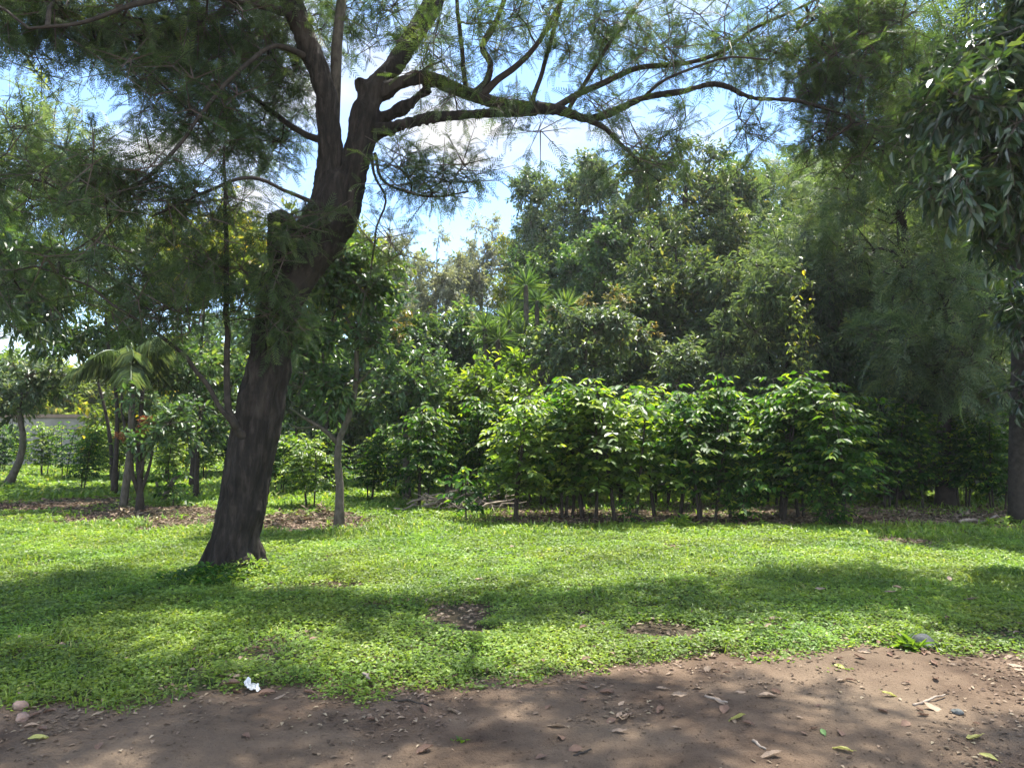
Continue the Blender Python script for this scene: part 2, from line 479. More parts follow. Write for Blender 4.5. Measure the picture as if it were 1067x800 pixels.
def broad_clump(rng, R=0.45, ntw=9, nl=9, ll=0.13, w=0.42, droop=0.18, up=0.35, hang=0.25, youngp=0.12, simple=False):
    g = Geo()
    P, D, V = [], [], []
    for i in range(ntw):
        d = nrm(rng.normal(0, 1, 3) + np.array([0, 0, up]))
        l = R * rng.uniform(0.6, 1.1)
        p1 = d * l + np.array([0, 0, -hang * l * rng.uniform(0, 1)])
        twig_quad(g, np.zeros(3), p1, 0.006)
        y = rng.random() < youngp * 2
        for k in range(nl):
            t = 0.25 + 0.75 * (k + rng.random() * .6) / nl
            side = nrm(np.cross(d, rng.normal(0, 1, 3)))
            P.append(p1 * t + side * 0.01)
            D.append(nrm(d * (0.35 + .5 * t) + side * 0.9 + np.array([0, 0, -0.3 - rng.random() * hang])))
            V.append(min(1, rng.uniform(0, .85)) if not (y and k > nl - 4) else rng.uniform(.86, 1))
    k = len(P)
    shape, F = (dialeaf(w, .08, droop), DIA_F) if simple else (hexleaf(w, .07, droop), HEX_F)
    upv = nrm(rng.normal(0, .45, (k, 3)) + np.array([0, 0, 1.0]))
    g.add(*put_leaves(shape, F, np.array(P), np.array(D), upv, ll * rng.uniform(.65, 1.2, k), np.array(V)))
    return pack(g)


def frond(npair=7, L=1.0, lw=0.07, ll=0.36, arch=0.35):
    """one pinnate leaf along +x"""
    g = Geo()
    P, D = [], []
    for i in range(npair):
        t = 0.16 + 0.8 * i / (npair - 1)
        for s in (-1, 1):
            P.append([t * L, 0, -arch * t * t * L]); D.append([.75, s * .8, -.12 - arch * t])
    P.append([0.95 * L, 0, -arch * .9 * L]); D.append([1, 0, -arch])
    P, D = np.array(P), np.array(D)
    k = len(P)
    ln = ll * L * (1 - 0.45 * (P[:, 0] / L) ** 2)
    g.add(*put_leaves(dialeaf(lw / ll * 1.0, .02, .05), np.array([[0, 3, 2, 1]]), P, D, np.tile([0, 0, 1.0], (k, 1)), ln, 0.45))
    x = np.array([0, .35, .7, 1.0]) * L
    for a, b in zip(x[:-1], x[1:]):
        g.add([[a, -.008 * L, -arch * a * a / L], [a, .008 * L, -arch * a * a / L], [b, .006 * L, -arch * b * b / L], [b, -.006 * L, -arch * b * b / L]], [[0, 1, 2, 3]], 0.3)
    return pack(g)


def fern_clump(rng, n=28, R=0.4, fl=0.165, npair=7, lw=0.062):
    g = Geo()
    tpls = [frond(npair, 1.0, lw, .34, a) for a in (.15, .35, .6)]
    ntw = 4
    dirs = [nrm(rng.normal(0, 1, 3) + np.array([0, 0, .15])) for _ in range(ntw)]
    ends = [d * R * rng.uniform(.7, 1.2) for d in dirs]
    for e in ends:
        twig_quad(g, np.zeros(3), e, 0.006)
    pos, D, up = [], [], []
    for i in range(n):
        k = rng.integers(ntw); t = rng.uniform(.3, 1)
        pos.append(ends[k] * t)
        D.append(nrm(dirs[k] * .8 + rng.normal(0, .75, 3) + np.array([0, 0, -.1])))
        up.append(nrm(rng.normal(0, .4, 3) + np.array([0, 0, 1])))
    pos, D, up = np.array(pos), np.array(D), np.array(up)
    idx = rng.integers(0, 3, n)
    for j in range(3):
        s = idx == j
        g.stamp(tpls[j], pos[s], frames(D[s], up[s]), fl * rng.uniform(.7, 1.25, s.sum()), rng, .5)
    return pack(g)


def yaw_frames(k, rng, tilt=0.25):
    a = rng.uniform(0, 2 * np.pi, k)
    x = np.stack([np.cos(a), np.sin(a), rng.normal(0, tilt, k)], 1)
    up = nrm(np.stack([rng.normal(0, tilt, k), rng.normal(0, tilt, k), np.ones(k)], 1))
    return frames(x, up)


TR = np.random.default_rng(5)
T = {
    'fern': [fern_clump(TR) for _ in range(6)],
    'fern_far': [fern_clump(TR, 16, .55, .4, 6, .085) for _ in range(5)],
    'broad': [broad_clump(TR) for _ in range(5)],
    'big': [broad_clump(TR, .5, 7, 7, .2, .33, .2, .2, .5) for _ in range(5)],
    'small': [broad_clump(TR, .4, 9, 10, .085, .4, .15, .3, .3) for _ in range(5)],
    'far': [broad_clump(TR, .75, 12, 12, .19, .5, .15, .3, .25, simple=True) for _ in range(5)],
    'far_fine': [broad_clump(TR, .65, 12, 14, .16, .42, .2, .3, .35, simple=True) for _ in range(5)],
    'willow': [broad_clump(TR, .6, 9, 14, .17, .24, .2, -.1, .6, simple=True) for _ in range(5)],
    'farther': [broad_clump(TR, 1.1, 12, 12, .34, .5, .15, .3, .2, simple=True) for _ in range(5)],
}


def in_blob(c, r, n, rng, shell=2.4, low=-1.0):
    d = nrm(rng.normal(0, 1, (n * 2 + 8, 3)))
    d = d[d[:, 2] > low][:n]
    rr = rng.random(len(d)) ** (1 / shell)
    return np.asarray(c) + d * rr[:, None] * np.asarray(r)


def grow(trunks, targets, rng, tip=0.008, step=0.35, power=2.3, start=0.0, want_comp=False):
    """joins every target to the nearest wood by a bent branch; returns polylines with radii"""
    pos, par, fixed = [], [], []
    att = []
    for pts in trunks:
        for k, p in enumerate(pts):
            pos.append(np.asarray(p, float)); par.append(-1); fixed.append(True)
            att.append(k >= start * len(pts))
    P = np.array(pos)
    cap = len(pos) + len(targets) * 40
    A = np.zeros((cap, 3)); A[:len(P)] = P
    can = np.zeros(cap, bool); can[:len(P)] = att
    n = len(P)
    par = par + [-1] * (cap - n)
    d0 = np.min(np.linalg.norm(targets[:, None] - P[None][:, can[:n]], axis=2), axis=1)
    for ti in np.argsort(d0):
        t = targets[ti]
        q = A[:n]
        dv = t - q
        d = np.linalg.norm(dv, axis=1)
        cost = d + 0.45 * np.maximum(0, -dv[:, 2]) + np.where(can[:n], 0, 1e6)
        b = int(np.argmin(cost))
        L = d[b]
        m = int(min(38, max(2, math.ceil(L / step))))
        pd = nrm(A[b] - A[par[b]]) if par[b] >= 0 else np.array([0, 0, .6])
        mid = (A[b] + t) / 2 + pd * L * .22 + np.array([0, 0, L * .08]) + rng.normal(0, .06, 3) * L
        prev = b
        for k in range(1, m + 1):
            s = k / m
            A[n] = (1 - s) ** 2 * A[b] + 2 * s * (1 - s) * mid + s * s * t + (rng.normal(0, .015, 3) * step if k < m else 0)
            par[n] = prev; can[n] = True
            prev = n; n += 1
    ninit = len(P)
    area = np.zeros(n); best = np.full(n, -1); bestv = np.zeros(n)
    for i in range(n - 1, ninit - 1, -1):
        if area[i] == 0:
            area[i] = tip ** power
        p = par[i]
        area[p] += area[i] * 1.004
        if area[i] > bestv[p]:
            bestv[p] = area[i]; best[p] = i
    rad = area ** (1 / power)
    lines = []; comp = {}; comps = []
    for i in range(ninit, n):
        comp[i] = comp.get(par[i], i)
    for i in range(ninit, n):
        p = par[i]
        if p >= ninit and best[p] == i:
            continue
        pts, rr = [A[p]], [min(rad[i] * 1.15, rad[p] if p >= ninit else 9)]
        j = i
        while j >= 0:
            pts.append(A[j]); rr.append(rad[j]); j = best[j]
        lines.append((np.array(pts), np.array(rr)))
        comps.append(comp[i])
    return (lines, comps) if want_comp else lines


def spline(pts, n):
    pts = np.asarray(pts, float)
    d = np.concatenate([[0], np.cumsum(np.linalg.norm(np.diff(pts[:, :3], axis=0), axis=1))])
    t = np.linspace(0, d[-1], n)
    m = np.gradient(pts, d, axis=0)
    k = np.clip(np.searchsorted(d, t, side='right') - 1, 0, len(pts) - 2)
    h = (d[k + 1] - d[k])[:, None]; s = ((t - d[k])[:, None]) / h
    return ((2 * s**3 - 3 * s**2 + 1) * pts[k] + (s**3 - 2 * s**2 + s) * h * m[k]
            + (-2 * s**3 + 3 * s**2) * pts[k + 1] + (s**3 - s**2) * h * m[k + 1])


SEED = [100]


def tree(name, label, cat, base, trunk, r0, blobs, tpl, mat, bark, tipmat=None, group=None, scale=1.0, tip=0.008, top_r=0.25, nside=9, start=0.3, crown_name='crown', extra_trunks=(), sd=None):
    """trunk: points relative to base; blobs: (centre, radii, count) relative to base"""
    SEED[0] += 1
    rng = np.random.default_rng(sd or SEED[0])
    root = thing(name, label, cat, base, group)
    tr = spline(trunk, max(8, int(np.linalg.norm(np.diff(np.asarray(trunk), axis=0), axis=1).sum() / .3)))
    g = Geo()
    s = np.linspace(0, 1, len(tr))
    rad = r0 * (1 - (1 - top_r) * s) * (1 + .5 * np.exp(-s * 18)) * (1 + .08 * (vnoise(np.stack([s * 13, s * 0, s * 0], 1), SEED[0]) - .5))
    tr2 = tr.copy(); tr2[0, 2] -= .12
    g.tube(tr2, rad, nside)
    sk = [tr]
    for pts, ra in extra_trunks:
        e = spline(pts, max(6, int(np.linalg.norm(np.diff(np.asarray(pts), axis=0), axis=1).sum() / .3)))
        g.tube(e, ra * np.linspace(1, .4, len(e)), 7)
        sk.append(e)
    g.build('trunk', bark, root, True)
    tg = np.vstack([in_blob(c, r, n, rng) for c, r, n in blobs])
    lines = grow(sk, tg, rng, tip=tip, start=start)
    gb = Geo()
    for pts, rr in lines:
        gb.tube(pts, rr, 5 if rr.max() > .02 else 4, cap=False)
    gb.build('branches', bark, root, True)
    gc = Geo()
    ti = rng.integers(0, len(T[tpl]), len(tg))
    for k in range(len(T[tpl])):
        q = tg[ti == k]
        gc.stamp(T[tpl][k], q, yaw_frames(len(q), rng), scale * rng.uniform(.75, 1.2, len(q)), rng)
    gc.build(crown_name, mat, root)
    if tipmat is not None:
        tm, frac = tipmat
        top = tg[tg[:, 2] > np.quantile(tg[:, 2], 1 - frac)]
        gt = Geo()
        q = top + rng.normal(0, .15, top.shape) + np.array([0, 0, .22])
        gt.stamp(T[tpl][0], q, yaw_frames(len(q), rng), scale * .6, rng)
        gt.build('young_foliage', tm, root)
    return root


def rel(base, pts):
    return [np.asarray(p) - np.asarray(base) for p in pts]


def blob(base, u, v, ru, rv, D, rD, n):
    c = at(u, v, D)
    return (c - np.asarray(base), (ru / 800 * D, rD, rv / 800 * D), n)


# ------------------------------------------------------------------ ground
EDGE_U = [(-400, 760), (0, 738), (100, 742), (200, 728), (260, 724), (340, 722), (400, 725), (480, 721), (560, 714), (620, 704), (700, 693), (760, 688), (840, 683), (900, 680),
          (960, 688), (1067, 690), (1400, 690)]
EP = np.array([onground(u, v)[:2] for u, v in EDGE_U])
EP = EP[np.argsort(EP[:, 0])]


def edge(x):
    return np.interp(x, EP[:, 0], EP[:, 1])


BARE = [(480, 646, 34, 16, 1.15), (492, 662, 22, 7, 1.0), (690, 663, 36, 10, 1.15), (700, 572, 16, 4, .9), (940, 566, 30, 6, .9), (60, 527, 85, 9, 1.0), (150, 537, 100, 10, 1.05),
        (205, 545, 45, 11, 1.05), (310, 545, 80, 11, 1.1), (360, 552, 40, 5, .7), (300, 690, 45, 6, .35), (465, 690, 50, 8, .5), (780, 640, 60, 6, .2), (30, 592, 30, 6, .5), (620, 705, 60, 8, .5),
        (880, 660, 60, 8, .3), (1000, 628, 50, 6, .25), (1040, 670, 50, 8, .4), (640, 540, 150, 7, .85), (850, 543, 190, 8, 1.0), (500, 528, 60, 6, .9), (1040, 545, 90, 9, 1.0)]


def cover(x, y):
    s = sstep(-0.12, 0.3, y - edge(x) + (n2(x, y, 2.2, 11) - .5) * .34 + (n2(x, y, 7, 12) - .5) * .45)
    nz = n2(x, y, 3.0, 13) * .55 + n2(x, y, 8, 14) * .45
    for u, v, ru, rv, st in BARE:
        a = onground(u, v); b = onground(u + ru, v); c = onground(u, v - rv); e = onground(u, v + rv)
        rx = b[0] - a[0]; ry = (c[1] - e[1]) / 2
        q = np.sqrt(((x - a[0]) / rx) ** 2 + ((y - a[1]) / ry) ** 2)
        s = s * (1 - st * (1 - sstep(.55, 1.35, q + (nz - .5) * 1.3)))
    s = s * (1 - .75 * sstep(.66, .8, n2(x, y, 1.05, 51) * .6 + n2(x, y, 3.4, 52) * .4))    # worn spots
    far = sstep(12.3, 12.9, y) * sstep(-2.0, 0.2, x) * (1 - .55 * sstep(15, 17, y))       # under the coffee rows
    s = s * (1 - far * .9 * sstep(.2, .5, nz + .1))
    return np.clip(s * (.55 + .9 * nz), 0, 1)


def grid_mesh(name, xs, ys2d, zf, mat):
    nx = len(xs); ny = ys2d.shape[1]
    X = np.repeat(xs[:, None], ny, 1)
    g = Geo()
    v = np.stack([X, ys2d, zf(X, ys2d)], 2).reshape(-1, 3)
    i = np.arange(nx - 1)[:, None] * ny; j = np.arange(ny - 1)[None]
    f = np.stack([i + j, i + ny + j, i + ny + j + 1, i + j + 1], 2).reshape(-1, 4)
    g.add(v, f)
    return g.build(name, mat, None, True)


xs = np.concatenate([[-100, -80, -60], np.arange(-45, -16, 1.5), np.arange(-15, 15.01, .15), np.arange(16.5, 46, 1.5), [60, 80, 100]])
ys = np.concatenate([[-60, -30, -15], np.arange(-8, 1, 1.0), np.arange(1, 18, .15), np.arange(18, 60, 1.5), [65, 80, 110]])
o = grid_mesh('ground', xs, np.repeat(ys[None], len(xs), 0), ground_z, M['earth'])
tag(o, 'brown earth under the park grass, trees and coffee bushes', None, kind='structure')
xs = np.concatenate([[-60, -30, -18], np.arange(-11, 11, .045), [18, 30, 60]])
tt = np.concatenate([np.linspace(-4, 2.2, 12)[:-1] * 0 + np.linspace(-14, -1, 11), np.linspace(-.95, 0, 70)])
YS = edge(xs)[:, None] + (n2(xs, xs * 0, 2.5, 21)[:, None] - .5) * .18 + .12 + np.where(tt < -1, tt + .0, tt * 1.0)[None] * 2.9
YS = np.sort(YS, 1)


def path_z(x, y):
    d = np.clip((edge(x) + .1 - y) / .25, 0, 1)
    return ground_z(x, y) + .006 + d * (.004 + .022 * n2(x, y, 4, 22) + .014 * n2(x, y, 11, 23) - .01 * n2(x, y, 1.3, 24))


o = grid_mesh('dirt_path', xs, YS, path_z, M['soil'])
tag(o, 'dark trodden dirt path along the near edge of the grass', None, kind='structure')


def scatter(ylo, yhi, dens, rng):
    A = (0.74 * (yhi + ylo) + 3.2) * (yhi - ylo)
    n = int(A * dens)
    y = rng.uniform(ylo, yhi, int(n * 1.6))
    x = rng.uniform(-1, 1, len(y)) * (.74 * yhi + 1.6)
    k = np.abs(x) < .74 * y + 1.6
    return x[k][:n], y[k][:n]


def ground_leaves():
    rng = np.random.default_rng(31)
    g = Geo()
    for ylo, yhi, dens, ll in ((3.9, 6.5, 5600, .028), (6.5, 9, 4300, .031), (9, 12.8, 2400, .038), (12.8, 18, 900, .06), (18, 32, 330, .11), (32, 48, 110, .2)):
        x, y = scatter(ylo, yhi, dens, rng)
        c = cover(x, y)
        k = rng.random(len(x)) < c
        x, y, c = x[k], y[k], c[k]
        h = .015 + .075 * n2(x, y, 1.7, 41) * n2(x, y, 5.5, 42) * 2 * c
        z = ground_z(x, y) + .012 + rng.random(len(x)) * h
        a = rng.uniform(0, 2 * np.pi, len(x))
        d = np.stack([np.cos(a), np.sin(a), rng.uniform(-.15, .55, len(x))], 1)
        up = np.stack([rng.normal(0, .35, len(x)), rng.normal(0, .35, len(x)), np.ones(len(x))], 1)
        patch = n2(x, y, 1.1, 43) * .5 + n2(x, y, 4, 44) * .5
        var = np.clip(patch * .9 + rng.normal(0, .2, len(x)), 0, 1)
        g.add(*put_leaves(dialeaf(.72, .1, .12), DIA_F, np.stack([x, y, z], 1), d, up, ll * rng.uniform(.6, 1.35, len(x)), var))
    o = g.build('ground_cover', M['cover'])
    tag(o, 'low leafy green ground cover carpeting the lawn', None, kind='stuff')
    g = Geo()
    for ylo, yhi, dens, hh, w in ((3.9, 7, 850, .06, .0045), (7, 11, 550, .07, .0065), (11, 16, 420, .1, .012), (16, 34, 110, .14, .03)):
        x, y = scatter(ylo, yhi, dens, rng)
        c = cover(x, y) * (.25 + 1.2 * sstep(.4, .65, n2(x, y, .8, 45)))
        k = rng.random(len(x)) < c
        x, y = x[k], y[k]
        n = len(x)
        h = hh * rng.uniform(.5, 1.5, n) * (.6 + .8 * n2(x, y, 3, 46))
        a = rng.uniform(0, 2 * np.pi, n)
        le = np.stack([np.cos(a), np.sin(a), np.zeros(n)], 1)
        s = np.stack([-np.sin(a), np.cos(a), np.zeros(n)], 1) * w
        b = np.stack([x, y, ground_z(x, y)], 1)
        m_ = b + le * (h * .25)[:, None] + np.array([0, 0, 1]) * (h * .65)[:, None]
        t = b + le * (h * rng.uniform(.5, 1.0, n))[:, None] + np.array([0, 0, 1]) * (h * rng.uniform(.7, 1.0, n))[:, None]
        v = np.stack([b - s, b + s, m_ + s * .8, m_ - s * .8, t], 1).reshape(-1, 3)
        f = np.array([[0, 1, 2, 3], [3, 2, 4, 4]])[None] + (np.arange(n) * 5)[:, None, None]
        g.add(v, f.reshape(-1, 4), np.repeat(rng.random(n) ** 1.3, 5))
    o = g.build('grass', M['blade'])
    tag(o, 'grass blades growing through the ground cover', None, kind='stuff')
    # leaf litter
    g = Geo()
    for ylo, yhi, dens, ll in ((2.4, 5.2, 620, .03), (5.2, 9, 340, .045), (9, 16, 330, .07), (16, 30, 60, .1)):
        x, y = scatter(ylo, yhi, dens, rng)
        c = cover(x, y)
        dpath = edge(x) - y
        p = np.where(dpath > .15, (.06 + 1.0 * np.exp(-np.maximum(dpath, 0) / .4) + .34 * sstep(-.3, 3, x)) * 2 * sstep(.35, .75, n2(x, y, 1.6, 47) * .6 + n2(x, y, 5, 48) * .4), np.where(dpath > -.4, .6, np.clip(1.05 - c * 1.8, .03, 1)))
        k = rng.random(len(x)) < p
        x, y = x[k], y[k]; n = len(x)
        a = rng.uniform(0, 2 * np.pi, n)
        d = np.stack([np.cos(a), np.sin(a), rng.uniform(-.1, .4, n)], 1)
        up = np.stack([rng.normal(0, .4, n), rng.normal(0, .4, n), np.ones(n)], 1)
        onp = y < edge(x) + .1
        d[:, 2] = np.where(onp, rng.uniform(-.02, .12, n), d[:, 2]); up[:, :2] *= np.where(onp, .35, 1)[:, None]
        zz = np.maximum(ground_z(x, y), np.where(onp, path_z(x, y), -9)) + np.where(onp, .004, .012) + .02 * rng.random(n) * np.where(onp, .2, 1)
        g.add(*put_leaves(hexleaf(.5, .12, .15), HEX_F, np.stack([x, y, zz], 1), d, up, ll * rng.uniform(.5, 1.4, n), rng.random(n)))
    o = g.build('leaf_litter', M['litter'])
    tag(o, 'small dry leaf litter scattered over bare earth and along the path edge', None, kind='stuff')
    # crumbs of soil
    g = Geo()
    y = rng.uniform(2.4, 5.2, 18000); x = rng.uniform(-1, 1, 18000) * (.72 * y + .8)
    k = y < edge(x) + .2
    x, y = x[k], y[k]; n = len(x)
    r = .002 + .008 * rng.random(n) ** 6
    oc = np.array([[1, 0, 0], [0, 1, 0], [-1, 0, 0], [0, -1, 0], [0, 0, .8], [0, 0, -.6]])
    of = np.array([[0, 1, 4, 4], [1, 2, 4, 4], [2, 3, 4, 4], [3, 0, 4, 4], [1, 0, 5, 5], [2, 1, 5, 5], [3, 2, 5, 5], [0, 3, 5, 5]])
    v = oc[None] * (r[:, None, None] * rng.uniform(.6, 1.3, (n, 6, 1))) + np.stack([x, y, path_z(x, y) + r * .4], 1)[:, None]
    g.add(v.reshape(-1, 3), (of[None] + (np.arange(n) * 6)[:, None, None]).reshape(-1, 4))
    o = g.build('soil_crumbs', M['soil'])
    tag(o, 'crumbs of dark soil and grit lying on the dirt path', None, kind='stuff')


ground_leaves()


# ------------------------------------------------------------------ the large leaning tree
def px_line(rows, n):
    """rows: (u, v, D, diameter in photograph pixels)"""
    q = np.array([[*at(u, v, D), w / 800 * D / 2] for u, v, D, w in rows])
    return spline(q, n)


def big_tree():
    rng = np.random.default_rng(77)
    b0 = onground(241, 598); base = np.array([b0[0], b0[1] + .25, b0[2]])
    D = 8.55
    root = thing('silk_oak_tree', 'large dark leaning tree with forked trunk and feathery leaves on the lawn', 'tree', base)
    trunk = px_line([(240, 612, D, 62), (241, 590, D, 54), (246, 565, D, 49), (250, 540, D, 47), (257, 500, D, 46), (264, 460, D, 45), (270, 430, D, 44), (277, 400, D, 43), (285, 350, D, 42), (294, 310, D, 46),
                     (306, 285, D, 50), (322, 262, D, 52), (338, 238, D, 50), (349, 212, D, 44), (355, 185, D, 38)], 70)
    left = px_line([(336, 240, D, 44), (341, 205, D, 33), (344, 170, D, 25), (344, 138, D - .05, 24), (340, 105, D - .1, 22), (334, 80, D - .15, 22), (323, 50, D - .2, 22), (314, 28, D - .25, 22),
                    (304, 4, D - .3, 24), (290, -45, D - .4, 22), (270, -110, D - .5, 18), (262, -190, D - .5, 12), (250, -280, D - .3, 7)], 60)
    right = px_line([(345, 235, D, 44), (358, 210, D, 36), (370, 175, D, 27), (376, 145, D, 28), (379, 120, D, 29), (389, 96, D, 24), (404, 76, D + .1, 20), (419, 55, D + .2, 21), (434, 32, D + .3, 20),
                     (449, 8, D + .4, 21), (462, -25, D + .6, 18), (485, -90, D + .9, 14), (500, -180, D + 1.2, 9), (520, -260, D + 1.4, 5)], 60)
    stub_l = px_line([(300, 320, D - .1, 24), (294, 280, D - .12, 26), (293, 250, D - .12, 27), (293, 226, D - .12, 25)], 14)
    stub_t = px_line([(378, 118, D - .05, 15), (377, 100, D - .06, 13), (376, 84, D - .06, 12)], 8)
    A = px_line([(380, 118, D, 20), (395, 100, D, 17), (409, 91, D - .05, 16), (424, 84, D - .05, 15), (440, 81, D, 14), (455, 84, D, 15), (470, 91, D, 15), (488, 98, D, 14), (506, 104, D, 13), (530, 110, D, 14),
                 (556, 112, D, 13), (582, 115, D, 11), (614, 124, D, 9), (641, 116, D, 8), (668, 103, D, 8), (709, 96, D, 6.5), (749, 88, D, 6), (780, 101, D, 5), (830, 105, D + .1, 4), (880, 120, D + .2, 2.5)], 70)
    B = px_line([(378, 142, D, 17), (394, 137, D, 14), (419, 131, D - .1, 12), (452, 123, D - .15, 11), (496, 119, D - .1, 11), (530, 117, D - .05, 10), (560, 116, D, 9)], 30)
    Cc = px_line([(380, 130, D, 14), (396, 124, D + .1, 13), (414, 117, D + .15, 12), (430, 107, D + .12, 11), (446, 92, D + .05, 10)], 16)
    Dn = px_line([(606, 122, D, 7), (631, 134, D - .1, 5.5), (655, 159, D - .2, 4), (672, 176, D - .25, 3), (687, 190, D - .3, 2)], 18)
    U1 = px_line([(486, 96, D, 6), (482, 65, D, 5), (479, 25, D - .1, 4.5), (473, -15, D - .2, 4), (468, -80, D - .3, 3)], 20)
    U2 = px_line([(494, 98, D, 9), (508, 84, D, 8), (512, 66, D, 7), (503, 50, D + .05, 7), (513, 32, D + .1, 6), (526, 0, D + .2, 5), (540, -60, D + .3, 3)], 26)
    U3 = px_line([(500, 102, D, 9), (520, 82, D - .1, 7.5), (532, 74, D - .1, 7), (557, 50, D - .1, 5.5), (584, -2, D, 4.5), (600, -60, D, 3)], 24)
    U4 = px_line([(552, 111, D, 6), (564, 78, D + .1, 5), (575, 40, D + .15, 4.5), (586, -5, D + .2, 4), (590, -70, D + .2, 2.5)], 24)
    U5 = px_line([(578, 113, D, 8), (603, 98, D + .1, 7), (624, 89, D + .15, 7), (665, 71, D + .25, 6), (709, 67, D + .3, 5), (746, 57, D + .35, 4.5), (786, 30, D + .4, 4), (830, 10, D + .5, 3), (870, -10, D + .5, 2)], 40)
    U6 = px_line([(594, 112, D, 5), (606, 92, D - .1, 4.5), (618, 73, D - .15, 4.5), (641, 37, D - .2, 4), (665, 5, D - .3, 3.5), (690, -40, D - .3, 2.5)], 24)
    U7 = px_line([(668, 104, D, 4), (690, 85, D - .2, 3.5), (720, 72, D - .3, 3), (760, 60, D - .4, 2.6), (800, 62, D - .5, 2)], 20)
    sprout = px_line([(262, 458, D - .1, 11), (250, 452, D - .25, 9), (243, 440, D - .3, 8), (238, 410, D - .3, 7), (237, 350, D - .3, 6), (236, 290, D - .3, 5.5), (235, 235, D - .3, 4.5), (233, 175, D - .3, 3),
                      (236, 120, D - .3, 2)], 40)
    sprout2 = px_line([(246, 446, D - .3, 8), (232, 425, D - .4, 5.5), (212, 395, D - .5, 5), (190, 368, D - .6, 4.5), (166, 350, D - .7, 4), (130, 325, D - .8, 3.2), (95, 300, D - .9, 2.4), (60, 285, D - 1, 1.6)], 30)
    L1 = px_line([(343, 150, D, 9), (318, 140, D + .3, 7), (285, 118, D + .6, 6), (250, 90, D + .8, 5), (215, 70, D + 1, 4), (170, 60, D + 1.1, 3)], 30)
    L2 = px_line([(322, 60, D - .2, 8), (290, 48, D - .5, 5.5), (258, 66, D - .8, 4.8), (228, 96, D - 1, 4.2), (195, 140, D - 1.1, 3.5), (160, 180, D - 1.2, 4), (110, 210, D - 1.3, 3)], 36)
    L3 = px_line([(308, 15, D - .3, 10), (265, 5, D - .7, 8), (200, -5, D - 1.1, 7), (140, 5, D - 1.4, 5.5), (80, 25, D - 1.6, 4), (30, 30, D - 1.7, 3)], 36)
    L4 = px_line([(336, 215, D - .1, 6), (300, 200, D - .4, 4), (262, 185, D - .6, 4), (215, 200, D - .7, 3.4), (160, 225, D - .8, 2.6)], 24)
    H1 = px_line([(384, 150, D, 4), (392, 185, D - .1, 3), (402, 205, D - .15, 2.5), (392, 240, D - .15, 2.2), (386, 290, D - .15, 1.6)], 18)
    H2 = px_line([(390, 160, D, 4), (402, 190, D - .1, 3.2), (424, 200, D - .15, 3), (455, 205, D - .2, 2.4), (488, 200, D - .2, 1.6)], 18)
    BK = px_line([(350, 60, D + .1, 12), (353, 30, D + .1, 11), (356, -10, D + .15, 10), (358, -80, D + .2, 8), (352, -170, D + .3, 6)], 22)      # pale upright stem between the limbs
    BK[0, :3] = at(349, 130, D + .05)
    # trunk, limbs and stubs fused into one skin
    g = Geo()
    for q, n in ((trunk, 40), (left, 24), (right, 24), (stub_l, 20), (stub_t, 12), (A, 14), (B, 12), (Cc, 12)):
        q = q.copy()
        g.tube(q[:, :3], q[:, 3], n)
    # root flares
    for k in range(9):
        a = k / 9 * 2 * np.pi + rng.uniform(-.2, .2)
        dd = np.array([math.cos(a), math.sin(a), 0])
        p0 = trunk[0, :3] * 0 + base
        c = np.array([base[0], trunk[2, 1], base[2]])
        pts = [c + dd * .14 + [0, 0, .6], c + dd * .2 + [0, 0, .28], c + dd * (.25 + .04 * rng.random()) + [0, 0, .06], c + dd * (.36 + .08 * rng.random()) + [0, 0, -.12]]
        q = spline(np.array([[*p, r] for p, r in zip(pts, (.08, .1, .1, .05))]), 10)
        g.tube(q[:, :3], q[:, 3], 10)
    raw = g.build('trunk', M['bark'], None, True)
    md = raw.modifiers.new('fuse', 'REMESH'); md.mode = 'VOXEL'; md.voxel_size = 0.017
    sm = raw.modifiers.new('soften', 'SMOOTH'); sm.factor = .5; sm.iterations = 3
    dg = bpy.context.evaluated_depsgraph_get(); dg.update()
    me = bpy.data.meshes.new_from_object(raw.evaluated_get(dg))
    nv = len(me.vertices)
    co = np.zeros(nv * 3, np.float32); me.vertices.foreach_get('co', co); co = co.reshape(-1, 3).astype(float)
    no = np.zeros(nv * 3, np.float32); me.vertices.foreach_get('normal', no); no = no.reshape(-1, 3)
    lean = co.copy(); lean[:, 0] -= .17 * co[:, 2]
    q = lean * np.array([17, 17, 2.6])
    wob = vnoise(lean * np.array([3, 3, 1.6]), 5)
    n1 = 1 - np.abs(2 * vnoise(q + wob[:, None] * 2, 1) - 1)
    n2_ = 1 - np.abs(2 * vnoise(lean * np.array([36, 36, 9]) + wob[:, None], 2) - 1)
    lump = vnoise(lean * 4.5, 8) - .5
    thick = np.clip(1.25 - (co[:, 2] - 4.6) * .5, .35, 1) * np.where(co[:, 0] > base[0] + 2.2, .35, 1)
    co += no * ((n1 * .045 + n2_ * .016 - .04 + lump * .05) * thick)[:, None]
    me.vertices.foreach_set('co', co.astype(np.float32).ravel())
    me.polygons.foreach_set('use_smooth', np.ones(len(me.polygons), bool))
    me.update()
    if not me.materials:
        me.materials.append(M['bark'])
    bpy.data.objects.remove(raw)
    me.name = 'trunk'
    me.transform(__import__('mathutils').Matrix.Translation(Vector(-base)))
    to = bpy.data.objects.new('trunk', me); COL.objects.link(to); to.parent = root
